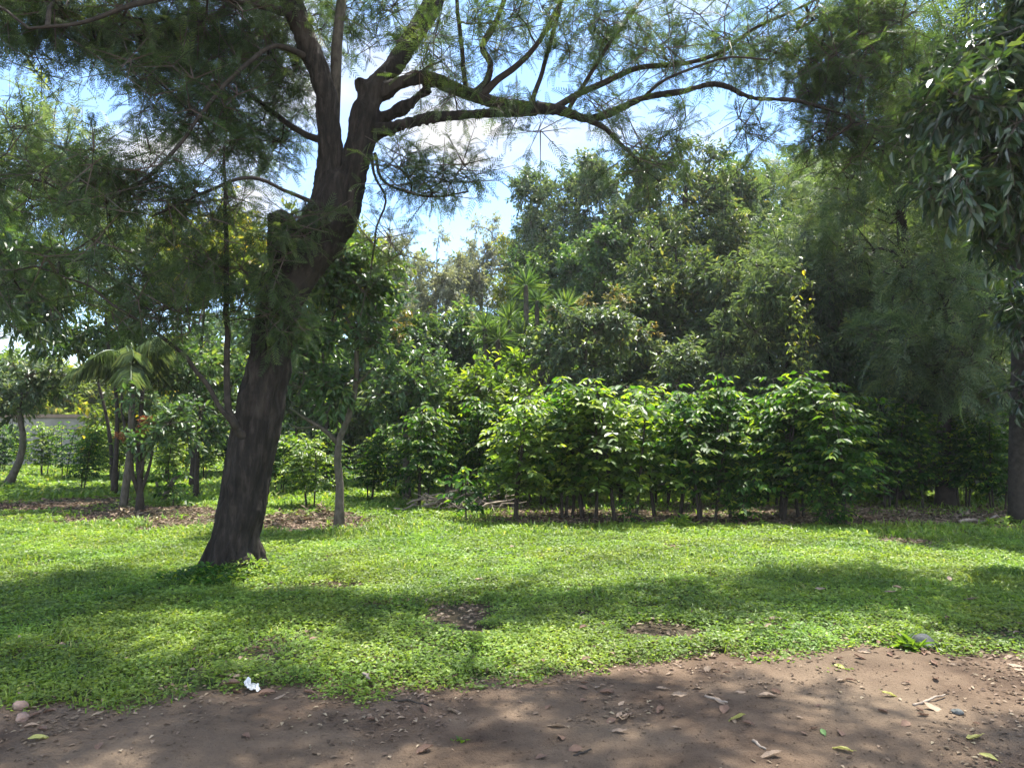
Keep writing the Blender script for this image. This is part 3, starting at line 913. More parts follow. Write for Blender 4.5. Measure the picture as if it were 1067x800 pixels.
    # boughs, each its own limb
    for q, n in ((Dn, 6), (U1, 7), (U2, 8), (U3, 8), (U4, 7), (U5, 8), (U6, 7), (U7, 6), (sprout, 8), (sprout2, 7), (L1, 7), (L2, 8), (L3, 8), (L4, 7), (H1, 5), (H2, 5), (BK, 9)):
        gg = Geo()
        w = q[:, :3] - base
        w = w + (vnoise(w * 5, 3)[:, None] - .5) * .03
        gg.tube(w, q[:, 3], n)
        gg.build('bough', M['grey_bark'] if q is BK else M['branch_bark'], root, True)
    Z = [q[:, :3] for q in (left, right, A, B, Dn, U1, U2, U3, U4, U5, U6, U7, sprout, sprout2, L1, L2, L3, L4, H1, H2, BK)]
    bl = [(30, 20, 70, 50, 7.6, 1.0, 60), (110, 20, 60, 35, 7.8, 1.0, 58), (190, 30, 70, 45, 8.2, 1.1, 78), (270, 45, 55, 50, 8.6, 1.2, 66), (200, 110, 60, 40, 8, 1.0, 54), (265, 135, 50, 45, 9.2, .9, 42),
          (120, 195, 70, 32, 7.6, .9, 34), (40, 180, 50, 60, 8.2, 1.0, 30), (200, 200, 60, 32, 7.9, .9, 24), (100, 270, 90, 32, 8.0, .9, 26), (235, 270, 60, 50, 8.1, .5, 22), (300, 240, 28, 35, 8.05, .25, 12),
          (270, 330, 60, 45, 8.15, .4, 20), (170, 330, 60, 25, 8.0, .5, 18), (30, 300, 50, 40, 7.9, .8, 10), (330, 20, 60, 25, 9.5, 1.0, 24),
          (400, 25, 50, 35, 9.2, .8, 14), (455, 45, 40, 40, 8.2, .8, 11), (510, 30, 50, 35, 8.4, .9, 14), (570, 35, 45, 35, 8.5, .9, 16), (630, 40, 50, 45, 8.5, .9, 17), (690, 45, 50, 40, 8.6, .9, 17), (750, 40, 50, 40, 8.8, .9, 16),
          (810, 40, 50, 40, 9, 1.0, 24), (870, 75, 45, 55, 9.2, 1.0, 56), (900, 25, 60, 50, 9.2, 1.0, 58), (872, 150, 45, 35, 9.4, .8, 28), (780, 140, 22, 20, 8.6, .3, 6), (940, 110, 50, 60, 9.6, .9, 44),
          (450, 195, 42, 16, 8.3, .3, 13), (415, 165, 25, 22, 8.4, .3, 7), (480, 178, 16, 25, 8.3, .2, 5), (640, 120, 30, 20, 8.4, .4, 6), (700, 125, 40, 28, 8.4, .5, 6), (670, 165, 25, 20, 8.25, .3, 8),
          (545, 130, 40, 12, 8.4, .3, 4), (472, 98, 14, 9, 8.35, .1, 4), (515, 105, 14, 9, 8.35, .1, 3), (400, 255, 18, 30, 8.35, .2, 5)]
    tg = [in_blob(at(u, v, d), (ru / 800 * d, rd, rv / 800 * d), n, rng, 2.0) for u, v, ru, rv, d, rd, n in bl]
    # the high part of the crown, over the grass and the path
    hi = [((-3.6, 8.6, 8.3), (3.6, 2.8, 1.4), 65), ((-.3, 9.6, 9.2), (3.4, 2.6, 1.5), 24), ((2.9, 9.8, 8.9), (3.0, 2.2, 1.1), 14), ((-4, 6, 7.1), (3.0, 1.6, .9), 60), ((-2.2, 7.9, 7.9), (2.6, 1.3, .9), 125), ((-.3, 6.9, 8.2), (4.6, 1.0, .9), 320), ((-3.6, 6.0, 7.6), (2.2, 1.2, .7), 80), ((4.8, 6.0, 8.0), (1.4, .7, .6), 60),
          ((-2.2, 9, 10.2), (3, 2.4, 1.2), 12)]
    tg += [in_blob(c, r, n, rng, 2.0) for c, r, n in hi]
    tg = np.vstack(tg)
    lines, comps = grow(Z, tg, rng, tip=.0045, step=.3, power=2.2, want_comp=True)
    gc = Geo()
    size = {}
    for (pts, rr), c in zip(lines, comps):
        size[c] = size.get(c, 0) + len(pts)
    big = set(sorted(size, key=size.get)[-70:])
    per = {}
    for (pts, rr), c in zip(lines, comps):
        gg = per.setdefault(c, Geo()) if c in big else gc
        gg.tube(pts - base, np.minimum(rr, .05), 5 if rr.max() > .02 else 4, cap=False)
    for gg in per.values():
        gg.build('branch', M['branch_bark'], root, True)
    ti = rng.integers(0, 6, len(tg))
    for k in range(6):
        q = tg[ti == k] - base
        gc.stamp(T['fern'][k], q, yaw_frames(len(q), rng), rng.uniform(.8, 1.25, len(q)), rng)
    # fine foliage along the outer branches too
    ends = np.vstack([p[-max(2, len(p) // 2):] for p, r in lines if len(p) > 3])
    ends = ends[rng.random(len(ends)) < .22] - base
    ti = rng.integers(0, 6, len(ends))
    for k in range(6):
        q = ends[ti == k]
        gc.stamp(T['fern'][k], q, yaw_frames(len(q), rng), rng.uniform(.5, .9, len(q)), rng)
    gc.build('crown', M['silky'], root)


big_tree()


# ------------------------------------------------------------------ coffee bushes
def coffee_mesh(rng, h=2.3, stems=2, full=1.0, wid=.62, low=.4, ll=.135):
    gs = Geo(); P, D, V, LL = [], [], [], []
    gl = Geo()
    for s in range(stems):
        a = rng.uniform(0, 6.28); o_ = np.array([math.cos(a), math.sin(a), 0]) * (.04 + .09 * (stems > 1))
        ln = h * rng.uniform(.85, 1.02)
        sp = spline(np.array([[*(o_[:2]), -.06], [*(o_[:2] * 1.6), ln * .35], [*(o_[:2] * 2.6 + rng.normal(0, .05, 2)), ln * .7], [*(o_[:2] * 3 + rng.normal(0, .08, 2)), ln]]), 24)
        gs.tube(sp, np.linspace(.024, .006, 24) * (h / 2.3) ** .5, 6)
        nz = int((ln - low) / .068 * full)
        yaw = rng.uniform(0, 3.14)
        for i in range(nz):
            z = low + (ln - low) * (i + rng.random() * .5) / nz
            k = np.clip(np.searchsorted(sp[:, 2], z), 1, 23)
            c = sp[k]
            u = (z - low) / (ln - low)
            prof = wid * (.72 + .4 * math.sin(min(1, u * 1.1 + .1) * 3.0)) * (1 - .62 * max(0, u - .7) / .3) * rng.uniform(.8, 1.2)
            yaw += 1.57 + rng.normal(0, .25)
            for side in (0, math.pi):
                if rng.random() < .05: continue
                a2 = yaw + side + rng.normal(0, .2)
                l = max(.12, prof * rng.uniform(.6, 1.15))
                dr = np.array([math.cos(a2), math.sin(a2), 0])
                up0, sag = rng.uniform(.15, .75), rng.uniform(.2, .6)
                n = max(3, int(l / .062))
                ts = np.linspace(0, 1, n)
                q = c + dr[None] * (ts * l)[:, None] + np.array([0, 0, 1.0])[None] * (up0 * ts * l - sag * ts**2 * l)[:, None]
                gs.tube(q[::max(1, n // 4)] if n > 5 else q, .004, 3, cap=False)
                sd_ = np.array([-dr[1], dr[0], 0])
                bad = rng.random() < .06
                for j in range(n):
                    if ts[j] < .22 and rng.random() < .75: continue
                    for s2 in (-1, 1):
                        if rng.random() < .1: continue
                        P.append(q[j]); D.append(dr * .55 + sd_ * s2 * .75 + np.array([0, 0, -.35 + rng.normal(0, .22)]))
                        yng = ts[j] > .8 and rng.random() < (.35 + .4 * u)
                        V.append(rng.uniform(.87, 1) if yng else min(.86, max(0, .05 + .35 * u + rng.uniform(-.15, .45))))
                        LL.append(ll * rng.uniform(.7, 1.15) * (1 if not yng else .75))
                P.append(q[-1]); D.append(dr + np.array([0, 0, -.2])); V.append(rng.uniform(.8, 1)); LL.append(ll * .8)
    n = len(P)
    up = nrm(np.array([0, 0, 1.0]) + rng.normal(0, .28, (n, 3)))
    gl.add(*put_leaves(hexleaf(.5, .06, .2), HEX_F, np.array(P), np.array(D), up, np.array(LL), np.array(V)))
    return gs, gl


def coffee(label, rng, mat='coffee', **k):
    gs, gl = coffee_mesh(rng, **k)
    r = thing('coffee_bush', label, 'bush', (0, 0, 0))
    gs.build('stems', M['branch_bark'], r, True)
    gl.build('leaves', M[mat], r)
    return r


crng = np.random.default_rng(9)
KIND = {
    'full': coffee('', crng, h=2.3, stems=3, wid=.58, low=.46, full=1.0),
    'wide': coffee('', crng, h=2.2, stems=3, wid=.62, low=.4, full=1.05),
    'tall': coffee('', crng, h=2.5, stems=2, wid=.5, low=.5, full=1.0),
    'thin': coffee('', crng, h=2.0, stems=2, wid=.42, low=.35, full=.7),
    'low': coffee('', crng, h=1.2, stems=2, wid=.48, low=.12, full=1.1),
    'tiny': coffee('', crng, h=.85, stems=1, wid=.3, low=.15, full=1.1),
    'pale': coffee('', crng, h=2.2, stems=3, wid=.58, low=.42, full=.95, mat='bright'),
}
HB = {'full': 2.3, 'wide': 2.2, 'tall': 2.5, 'thin': 2.0, 'low': 1.2, 'tiny': .85, 'pale': 2.2}
used = set()


def bush(kind, u, v, top, label, group=None, rz=None, wide=1.0):
    p = onground(u, v)
    h = at(u, top, p[1])[2] - p[2]
    s = h / HB[kind]
    rz = crng.uniform(0, 6.28) if rz is None else rz
    sc = (s * wide, s * wide, s)
    if kind not in used:
        used.add(kind)
        r = KIND[kind]
        r.location = tuple(float(c) for c in p); r.rotation_euler = (0, 0, rz); r.scale = sc
        r['label'] = label
        if group: r['group'] = group
        return r
    return dup(KIND[kind], p, rz, sc, label, group)


HG = 'coffee bushes in the front row of the hedge'
for k, u, v, t, w, l in [
    ('pale', 533, 543, 412, 1.05, 'bright yellow green coffee bush at the left end of the front hedge row'),
    ('full', 586, 539, 390, 1.05, 'tall coffee bush with dark forked stems beside the left end of the hedge'),
    ('pale', 618, 541, 408, 1.3, 'slender coffee bush in the gap left of the round leafy hedge bush'),
    ('pale', 652, 543, 392, 1.1, 'round bright leafy coffee bush in the left half of the hedge, many thin stems'),
    ('thin', 694, 540, 402, 1.3, 'sparse twiggy coffee bush with bare sticks showing in mid hedge'),
    ('wide', 737, 544, 392, .95, 'dark coffee bush with pale lower leaves just right of the sparse twiggy one'),
    ('tall', 768, 540, 384, .9, 'tall upright coffee bush rising at the highest part of the hedge'),
    ('full', 806, 543, 383, 1.0, 'dense coffee bush left of the hanging yellow vine'),
    ('wide', 842, 541, 384, .95, 'coffee bush directly below the hanging yellow vine'),
    ('full', 884, 549, 396, 1.0, 'dark broad coffee bush reaching the ground at the right end of the hedge'),
    ('low', 872, 553, 500, 1.0, 'low dark coffee shoot at the foot of the last hedge bush'),
    ('low', 765, 546, 478, .9, 'low pale leaved coffee shoot under the tall hedge bushes'),
]:
    bush(k, u, v, t, l, HG, wide=w * 1.14)
bush('tiny', 487, 544, 478, 'small bright coffee sapling standing alone left of the hedge', None)
bush('tiny', 660, 549, 515, 'knee high coffee seedling in front of the hedge', None)
g2 = 'coffee bushes in the second row behind the hedge'
for i, (u, v, t) in enumerate([(505, 527, 410), (560, 526, 402), (605, 527, 398), (640, 526, 400), (690, 527, 398), (722, 527, 405), (758, 526, 398), (800, 527, 395), (838, 526, 398), (880, 527, 402), (925, 530, 408), (965, 532, 415),
                               (1005, 531, 420), (1040, 533, 425)]):
    bush(('full', 'wide', 'tall')[i % 3], u, v, t, 'shaded coffee bush in the second row, hidden behind the front hedge' if i < 10 else
         ('dark coffee bush just past the right end of the hedge', 'dark coffee bush in deep shade, second past the hedge end', 'dark coffee bush in deep shade near the right tree trunk', 'dark coffee bush beside the right edge trunk')[i - 10],
         g2, wide=1.05)
g3 = 'coffee bushes in the far rows'
for i, (u, v, t) in enumerate([(470, 512, 425), (530, 511, 428), (610, 512, 425), (690, 511, 420), (770, 511, 420), (850, 512, 420), (940, 513, 420), (1030, 513, 420)]):
    bush(('wide', 'full', 'tall')[i % 3], u, v, t, 'coffee bush deep in the third row behind the hedge', g3, wide=1.1)
gm = 'coffee bushes between the large tree and the hedge'
for k, u, v, t, w, l in [
    ('wide', 437, 531, 412, 1.0, 'dense dark coffee bush standing alone between slim tree and hedge'),
    ('full', 383, 523, 448, 1.1, 'coffee bush right behind the slim forked tree'),
    ('pale', 325, 530, 450, 1.2, 'bright coffee bush in the gap between big trunk and slim tree'),
    ('wide', 290, 518, 446, 1.1, 'coffee bush just right of the big trunk, farther back'),
    ('full', 352, 514, 445, 1.1, 'coffee bush farther back behind the slim forked trunk'),
    ('wide', 408, 513, 440, 1.1, 'coffee bush farther back left of the lone dark bush'),
    ('full', 480, 519, 425, 1.1, 'coffee bush behind the brush pile of dead branches'),
]:
    bush(k, u, v, t, l, gm, wide=w)
gl_ = 'coffee bushes on the sunny lawn far left'
for k, u, v, t, w, l in [
    ('full', 83, 513, 446, 1.0, 'leafy coffee bush with one straight stem on the sunny left lawn'),
    ('pale', 45, 498, 438, .9, 'coffee bush near the wall, right of the leaning trunk'),
    ('pale', 118, 503, 438, 1.0, 'pale coffee bush behind the multi stemmed tree, left side'),
    ('pale', 172, 505, 440, .9, 'coffee bush behind the multi stemmed tree, right side'),
    ('pale', 215, 502, 436, .9, 'coffee bush next to the left side of the big trunk'),
    ('full', -15, 497, 430, 1.0, 'coffee bush cut by the left edge of the view'),
    ('full', 20, 490, 440, 1.0, 'distant coffee bush by the foot of the wall'),
    ('wide', 100, 492, 436, 1.1, 'distant coffee bush in front of the wall end'),
    ('full', 145, 494, 436, 1.1, 'distant coffee bush behind the multi stemmed tree'),
    ('wide', 195, 494, 436, 1.1, 'distant coffee bush seen left of the big trunk'),
    ('full', 240, 495, 436, 1.1, 'distant coffee bush hidden behind the big trunk'),
    ('wide', 280, 497, 436, 1.1, 'distant coffee bush just right of the big trunk'),
]:
    bush(k, u, v, t, l, gl_, wide=w)
bush('thin', 66, 500, 440, 'coffee bush standing before the right end of the boundary wall', gl_)
bush('full', 5, 496, 440, 'coffee bush in front of the wall behind the leaning trunk', gl_)
bush('tiny', 181, 530, 478, 'thin sapling with a leafy top on the lawn left of the big trunk', None)

# ------------------------------------------------------------------ smaller trees and shrubs
b = onground(353, 551)
P_ = lambda rows: rel(b, [at(*r) for r in rows])
tree('slim_tree', 'slim grey forked tree with drooping leaves right of the big trunk', 'tree', b,
     [(0, 0, 0)] + P_([(354, 505, 12.2), (352, 462, 12.2), (365, 430, 12.2), (371, 400, 12.2), (372, 345, 12.2), (378, 310, 12.2), (385, 280, 12.2)]), .07,
     [blob(b, 345, 290, 45, 40, 12.2, .7, 34), blob(b, 325, 345, 38, 30, 12.2, .6, 22), blob(b, 385, 285, 28, 35, 12.2, .5, 18), blob(b, 330, 400, 30, 20, 12.1, .4, 10), blob(b, 385, 350, 15, 25, 12.2, .4, 5)], 'broad', M['mid_leaf'], M['grey_bark'],
     extra_trunks=[(P_([(352, 462, 12.2), (338, 448, 12.15), (320, 437, 12.1), (302, 425, 12.0)]), .045), (P_([(330, 444, 12.12), (312, 446, 12.0), (298, 440, 11.9)]), .025),
                   (P_([(372, 400, 12.2), (384, 388, 12.1), (390, 382, 12.0)]), .03), (P_([(372, 350, 12.2), (355, 320, 12.1), (345, 295, 12.1)]), .03)], top_r=.35, start=.5)

b = onground(146, 534)
P_ = lambda rows: rel(b, [at(*r) for r in rows])
mt = tree('multi_stem_tree', 'small multi stemmed tree with rusty dead leaf clusters on left lawn', 'tree', b,
          [(0, 0, 0)] + P_([(146, 505, 14.5), (145, 470, 14.5), (147, 430, 14.5), (149, 400, 14.5)]), .065,
          [blob(b, 150, 415, 18, 12, 14.5, .6, 3), blob(b, 192, 432, 24, 22, 14.5, .6, 7), blob(b, 165, 455, 26, 18, 14.5, .6, 5)], 'broad', M['mid_leaf'], M['branch_bark'],
          extra_trunks=[(P_([(145, 515, 14.5), (137, 490, 14.4), (136, 465, 14.3), (128, 440, 14.3), (127, 405, 14.3)]), .045), (P_([(147, 512, 14.5), (156, 485, 14.5), (160, 462, 14.5)]), .04),
                        (P_([(146, 500, 14.5), (150, 480, 14.4), (152, 440, 14.4)]), .035)], top_r=.5, start=.5)
g = Geo()
rr = np.random.default_rng(4)
for (u, v, n) in ((152, 444, 6), (125, 452, 4), (150, 455, 3)):
    q = np.array([at(u, v, 14.4)] * n) + rr.normal(0, .07, (n, 3)) - b
    g.stamp(T['broad'][1], q, yaw_frames(n, rr), .32, rr)
g.build('dead_leaves', M['dead_leaf'], mt)

b = onground(172, 526)
t_ = thing('tree_stump', 'short leaning cut trunk beside the thin sapling on left lawn', 'stump', b)
g = Geo(); g.tube(rel(b, [at(168, 530, b[1]), at(172, 516, b[1]), at(181, 500, b[1]), at(187, 492, b[1])]), [.07, .055, .05, .045], 9); g.build('trunk', M['grey_bark'], t_, True)
g = Geo(); g.tube(rel(b, [at(170, 522, b[1]), at(165, 510, b[1]), at(163, 502, b[1])]), [.04, .03, .025], 7); g.build('side_shoot', M['grey_bark'], t_, True)

b = onground(6, 506)
P_ = lambda rows: rel(b, [at(*r) for r in rows])
tree('leaning_tree', 'small leaning tree with curved bare trunk near the left wall', 'tree', b,
     [(0, 0, 0)] + P_([(16, 490, b[1]), (23, 470, b[1]), (24, 452, b[1]), (20, 432, b[1]), (22, 410, b[1])]), .11,
     [blob(b, 22, 400, 40, 28, b[1], 1, 42), blob(b, 45, 400, 25, 20, b[1], .8, 16), blob(b, -5, 425, 25, 20, b[1], .8, 14)], 'broad', M['blue_leaf'], M['grey_bark'], top_r=.5, start=.6, scale=1.1)


def palm(label, u, v, topu, topv, D, nf=13):
    rng = np.random.default_rng(12)
    p = onground(u, v) if D is None else np.array([at(u, v, D)[0], D, float(ground_z(at(u, v, D)[0], D))])
    D = p[1]
    r = thing('palm_tree', label, 'palm', p)
    top = at(topu, topv, D) - p
    g = Geo()
    q = spline([(0, 0, -.1), top * .5 + np.array([.1, 0, 0]), top], 14)
    g.tube(q, np.linspace(.08, .06, 14), 9); g.build('trunk', M['grey_bark'], r, True)
    g = Geo()
    for i in range(nf):
        a = i * 2.4 + rng.normal(0, .15)
        el = rng.uniform(.3, 1.15)
        L = rng.uniform(.85, 1.25)
        d = np.array([math.cos(a), math.sin(a), 0])
        n = 16; s = np.linspace(0, 1, n)
        z = math.tan(el) * s * L * .7 - (0.35 + .45 * el) * (s ** 2) * L * 1.1
        pts = top + d[None] * (s * L * math.cos(el * .5))[:, None] + np.array([0, 0, 1])[None] * z[:, None]
        g.tube(pts, np.linspace(.018, .006, n), 4, a=.6, cap=False)
        m = 34
        sx = np.linspace(.12, 1, m)
        pp = np.stack([np.interp(sx, s, pts[:, k]) for k in range(3)], 1)
        sd_ = np.array([-d[1], d[0], 0])
        for sgn in (-1, 1):
            dd = d[None] * .55 + sd_[None] * sgn * .8 + np.array([0, 0, -.55]) + rng.normal(0, .06, (m, 3))
            g.add(*put_leaves(dialeaf(.06, .02, .3), DIA_F, pp, dd, np.tile([0, 0, 1.], (m, 1)), .5 * np.sin(sx * 2.6 + .3) + .12, rng.random(m)))
    g.build('fronds', M['feather'], r)


palm('small palm with arching pale fronds behind the multi stemmed tree', 128, 520, 136, 380, 15.3)


def yucca(label, u, v, D, heads, group):
    rng = np.random.default_rng(int(u))
    x = at(u, v, D)[0]
    p = np.array([x, D, 0.0])
    r = thing('yucca_tree', label, 'yucca', p, group)
    g = Geo(); gl = Geo()
    n = 46
    for hu, hv, L in heads:
        dD = rng.uniform(-.8, .8)
        c = at(hu, hv, D + dD) - p
        q = spline([(0, 0, -.1), (c[0] * .3, c[1] * .3, c[2] * .45), (c[0] * .9, c[1] * .9, c[2] * .85), tuple(c)], 12)
        g.tube(q, np.linspace(.13, .06, 12), 7)
        for k in range(2):
            th = rng.uniform(0, 6.28, n); el = rng.uniform(-.6, 1.45, n)
            d = np.stack([np.cos(th) * np.cos(el), np.sin(th) * np.cos(el), np.sin(el)], 1)
            gl.add(*put_leaves(dialeaf(.085, .015, .06), DIA_F, np.tile(c, (n, 1)) + d * .04, d, nrm(rng.normal(0, .3, (n, 3)) + [0, 0, 1]), L * rng.uniform(.75, 1.1, n), rng.random(n)))
    g.build('trunk', M['grey_bark'], r, True)
    gl.build('leaf_rosettes', M['yucca'], r)


yucca('clump of yucca with spiky leaf rosettes, tallest head highest in the middle distance', 550, 470, 20.5, [(548, 298, .62), (572, 335, .66), (530, 334, .6), (560, 314, .55), (590, 322, .6)], 'yuccas above the hedge')
yucca('lower yucca with spiky bright rosettes left of the tallest yucca', 520, 470, 19.5, [(519, 354, .62), (545, 352, .6), (505, 343, .55), (535, 372, .6)], 'yuccas above the hedge')


def simple_tree(name, label, cat, u, D, topv, botv, ru, rD, n, tpl, mat, bark='grey_bark', r0=.15, scale=1.0, tips=None, group=None, lobes=9, tip=.01, ubase=None, fill=.3):
    """a tree or shrub whose crown is several lobes between two heights"""
    SEED[0] += 1
    rng = np.random.default_rng(SEED[0] * 7)
    x = at(ubase if ubase is not None else u, 480, D)[0]
    b = np.array([x, D, float(ground_z(x, D))])
    c = at(u, (topv + botv) / 2, D) - b
    rx = ru / 800 * D; rz = (botv - topv) / 2 / 800 * D
    blobs = [(c, (rx * .85, rD * .85, rz * .9), int(n * fill))]
    for k in range(lobes):
        a = k / lobes * 6.28 + rng.uniform(-.5, .5)
        zz = rng.uniform(-.75, .8)
        s = math.sqrt(max(.1, 1 - zz * zz)) * .78
        blobs.append((c + np.array([math.cos(a) * rx * s, math.sin(a) * rD * s, zz * rz]), (rx * .36, rD * .36, rz * .24), max(3, int(n * (1 - fill) / lobes))))
    tz = c[2] + rz * .4
    trunk = [(0, 0, 0), (c[0] * .15 + rng.normal(0, .05), 0, tz * .35), (c[0] * .7 + rng.normal(0, .1), 0, tz * .7), (c[0], c[1], tz)]
    return tree(name, label, cat, b, trunk, r0, blobs, tpl, M[mat], M[bark], tipmat=tips, group=group, scale=scale, tip=tip)


simple_tree('conical_tree', 'bushy conical tree with orange tipped young shoots behind the hedge', 'tree', 612, 17.5, 322, 420, 52, 1.2, 90, 'broad', 'blue_leaf', tips=(M['tip_leaf'], .07), r0=.1, scale=1.15)
simple_tree('bushy_tree', 'dull green bushy tree right of the conical orange tipped one', 'tree', 690, 18.5, 345, 430, 48, 1.2, 70, 'broad', 'blue_leaf', r0=.1, tips=(M['tip_leaf'], .04), scale=1.15)
simple_tree('bright_shrub', 'bright green leafy shrub above the lone coffee bush and hedge start', 'shrub', 520, 17, 370, 480, 46, 1.2, 70, 'broad', 'bright', r0=.08, scale=1.2)
simple_tree('bright_shrub', 'bright green shrub left of the other bright shrub, behind dark bush', 'shrub', 468, 18, 376, 480, 36, 1.1, 55, 'broad', 'bright', r0=.08, scale=1.2)
simple_tree('bushy_tree', 'bushy tree with reddish shoots just right of the slim forked tree', 'tree', 424, 16.5, 350, 450, 38, 1.0, 60, 'broad', 'mid_leaf', r0=.09, tips=(M['tip_leaf'], .05), scale=1.1)
simple_tree('round_tree', 'dark round crowned tree behind the slim forked tree', 'tree', 412, 22, 305, 420, 44, 1.6, 90, 'far', 'dark_leaf', r0=.15)
simple_tree('round_tree', 'mid green tree rising behind the bright shrubs', 'tree', 490, 23, 335, 440, 50, 1.5, 80, 'far', 'mid_leaf', r0=.15)
simple_tree('broadleaf_tree', 'bright tree crown seen under the yuccas, lighter green', 'tree', 545, 25, 320, 430, 60, 1.8, 90, 'far', 'bright', r0=.15)
# the tall woods, right of centre
W_ = 'tall trees behind the coffee hedge'
simple_tree('broadleaf_tree', 'tall rounded blue green tree left of the tallest tree in the woods', 'tree', 600, 31, 165, 330, 74, 3.2, 240, 'far_fine', 'blue_leaf', 'branch_bark', r0=.28, group=W_, scale=1.1)
simple_tree('broadleaf_tree', 'tallest tree in the woods, olive green crown reaching highest into the sky', 'tree', 715, 25, 135, 330, 78, 2.8, 230, 'far_fine', 'olive_leaf', 'branch_bark', r0=.3, group=W_)
simple_tree('broadleaf_tree', 'rounded olive tree below the tallest tree, hung with brownish sprays', 'tree', 705, 21, 215, 400, 62, 1.8, 150, 'far_fine', 'olive_leaf', 'branch_bark', r0=.2, group=W_)
simple_tree('broadleaf_tree', 'dense mid green tree between conical tree and tallest tree', 'tree', 640, 26, 245, 420, 66, 2.2, 170, 'far', 'mid_leaf', 'branch_bark', r0=.22, group=W_)
simple_tree('broadleaf_tree', 'mid green tree with yellow flecked left edge under the blue green crown', 'tree', 575, 29, 235, 400, 45, 2.0, 100, 'far', 'mid_leaf', 'branch_bark', r0=.2, group=W_)
simple_tree('broadleaf_tree', 'blue green tree crown joining the rounded crown and the tallest tree', 'tree', 655, 29, 195, 340, 50, 2.4, 130, 'far_fine', 'blue_leaf', 'branch_bark', r0=.2, group=W_)
simple_tree('willowy_tree', 'grey green tree with long drooping sprays above the hedge', 'tree', 795, 18.5, 255, 420, 62, 1.8, 150, 'willow', 'feather', 'branch_bark', r0=.18, group=W_)
simple_tree('willowy_tree', 'feathery drooping dark tree right of the hanging yellow vine', 'tree', 880, 19, 225, 440, 62, 1.8, 170, 'willow', 'blue_leaf', 'branch_bark', r0=.2, group=W_)
simple_tree('feathery_tree', 'tall feathery grey green tree, upper right beside the large leaved tree', 'tree', 930, 17, 70, 330, 80, 2.4, 230, 'fern_far', 'feather', 'branch_bark', r0=.25, group=W_)
simple_tree('feathery_tree', 'feathery tree in the gap right of the tallest tree', 'tree', 845, 21, 150, 330, 60, 2.0, 130, 'fern_far', 'feather', 'branch_bark', r0=.22, group=W_)
simple_tree('feathery_tree', 'dark feathery tree in deep shade left of the right edge trunk', 'tree', 985, 15.5, 265, 450, 66, 1.6, 170, 'fern_far', 'feather', 'branch_bark', r0=.18, group=W_)
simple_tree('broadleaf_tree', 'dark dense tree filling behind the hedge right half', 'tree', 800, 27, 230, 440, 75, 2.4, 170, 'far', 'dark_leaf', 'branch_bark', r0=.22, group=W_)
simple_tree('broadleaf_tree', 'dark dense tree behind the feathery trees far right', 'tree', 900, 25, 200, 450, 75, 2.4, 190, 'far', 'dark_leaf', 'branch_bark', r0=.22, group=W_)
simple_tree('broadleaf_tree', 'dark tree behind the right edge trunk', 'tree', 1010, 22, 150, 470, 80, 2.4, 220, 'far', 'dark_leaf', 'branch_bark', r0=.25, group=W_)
simple_tree('broadleaf_tree', 'green tree at the back rising between the tallest tree and the feathery gap', 'tree', 790, 31, 165, 380, 62, 2.8, 170, 'far', 'mid_leaf', 'branch_bark', r0=.24, group=W_)
simple_tree('broadleaf_tree', 'tall green tree at the back joining the feathery crown, upper right', 'tree', 880, 32, 120, 380, 66, 2.8, 190, 'far', 'mid_leaf', 'branch_bark', r0=.24, group=W_)
simple_tree('broadleaf_tree', 'tall tree filling the gap beside the large leaved tree', 'tree', 975, 28, 60, 380, 72, 2.8, 220, 'far', 'mid_leaf', 'branch_bark', r0=.24, group=W_)
simple_tree('broadleaf_tree', 'green tree just above the middle of the hedge, behind', 'tree', 755, 20, 320, 440, 56, 1.6, 100, 'broad', 'mid_leaf', 'branch_bark', r0=.14, group=W_, scale=1.25)
simple_tree('broadleaf_tree', 'green tree above the right end of the hedge, behind', 'tree', 925, 17.5, 330, 470, 50, 1.4, 90, 'broad', 'mid_leaf', 'branch_bark', r0=.12, group=W_, scale=1.2)
simple_tree('broadleaf_tree', 'green tree filling the space between the conical tree and the hedge top', 'tree', 640, 19.5, 365, 470, 56, 1.4, 100, 'broad', 'mid_leaf', 'branch_bark', r0=.12, group=W_, scale=1.25)
simple_tree('feathery_tree', 'tall feathery tree at the upper right reaching out of the top of the view', 'tree', 965, 14.5, -60, 250, 75, 1.8, 170, 'fern_far', 'silky', 'branch_bark', r0=.2, group=W_, ubase=1120)
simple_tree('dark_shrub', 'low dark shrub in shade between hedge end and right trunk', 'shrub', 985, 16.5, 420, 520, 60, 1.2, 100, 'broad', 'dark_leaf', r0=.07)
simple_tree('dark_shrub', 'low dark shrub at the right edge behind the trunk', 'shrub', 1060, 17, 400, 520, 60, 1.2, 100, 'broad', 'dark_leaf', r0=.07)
# hazy pale woods in the middle gap
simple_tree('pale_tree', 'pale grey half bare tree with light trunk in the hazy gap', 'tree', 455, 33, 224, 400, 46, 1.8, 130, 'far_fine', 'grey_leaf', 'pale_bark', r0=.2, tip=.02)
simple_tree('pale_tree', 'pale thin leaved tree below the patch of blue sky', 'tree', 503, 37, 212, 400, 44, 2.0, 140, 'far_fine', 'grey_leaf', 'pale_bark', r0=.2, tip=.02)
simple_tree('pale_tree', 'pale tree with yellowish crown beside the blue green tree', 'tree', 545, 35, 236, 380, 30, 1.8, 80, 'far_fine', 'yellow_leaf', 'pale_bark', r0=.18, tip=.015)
simple_tree('pale_tree', 'pale grey tree just right of the slim tree, far back', 'tree', 415, 35, 232, 400, 42, 1.8, 100, 'far_fine', 'grey_leaf', 'pale_bark', r0=.18, tip=.02)
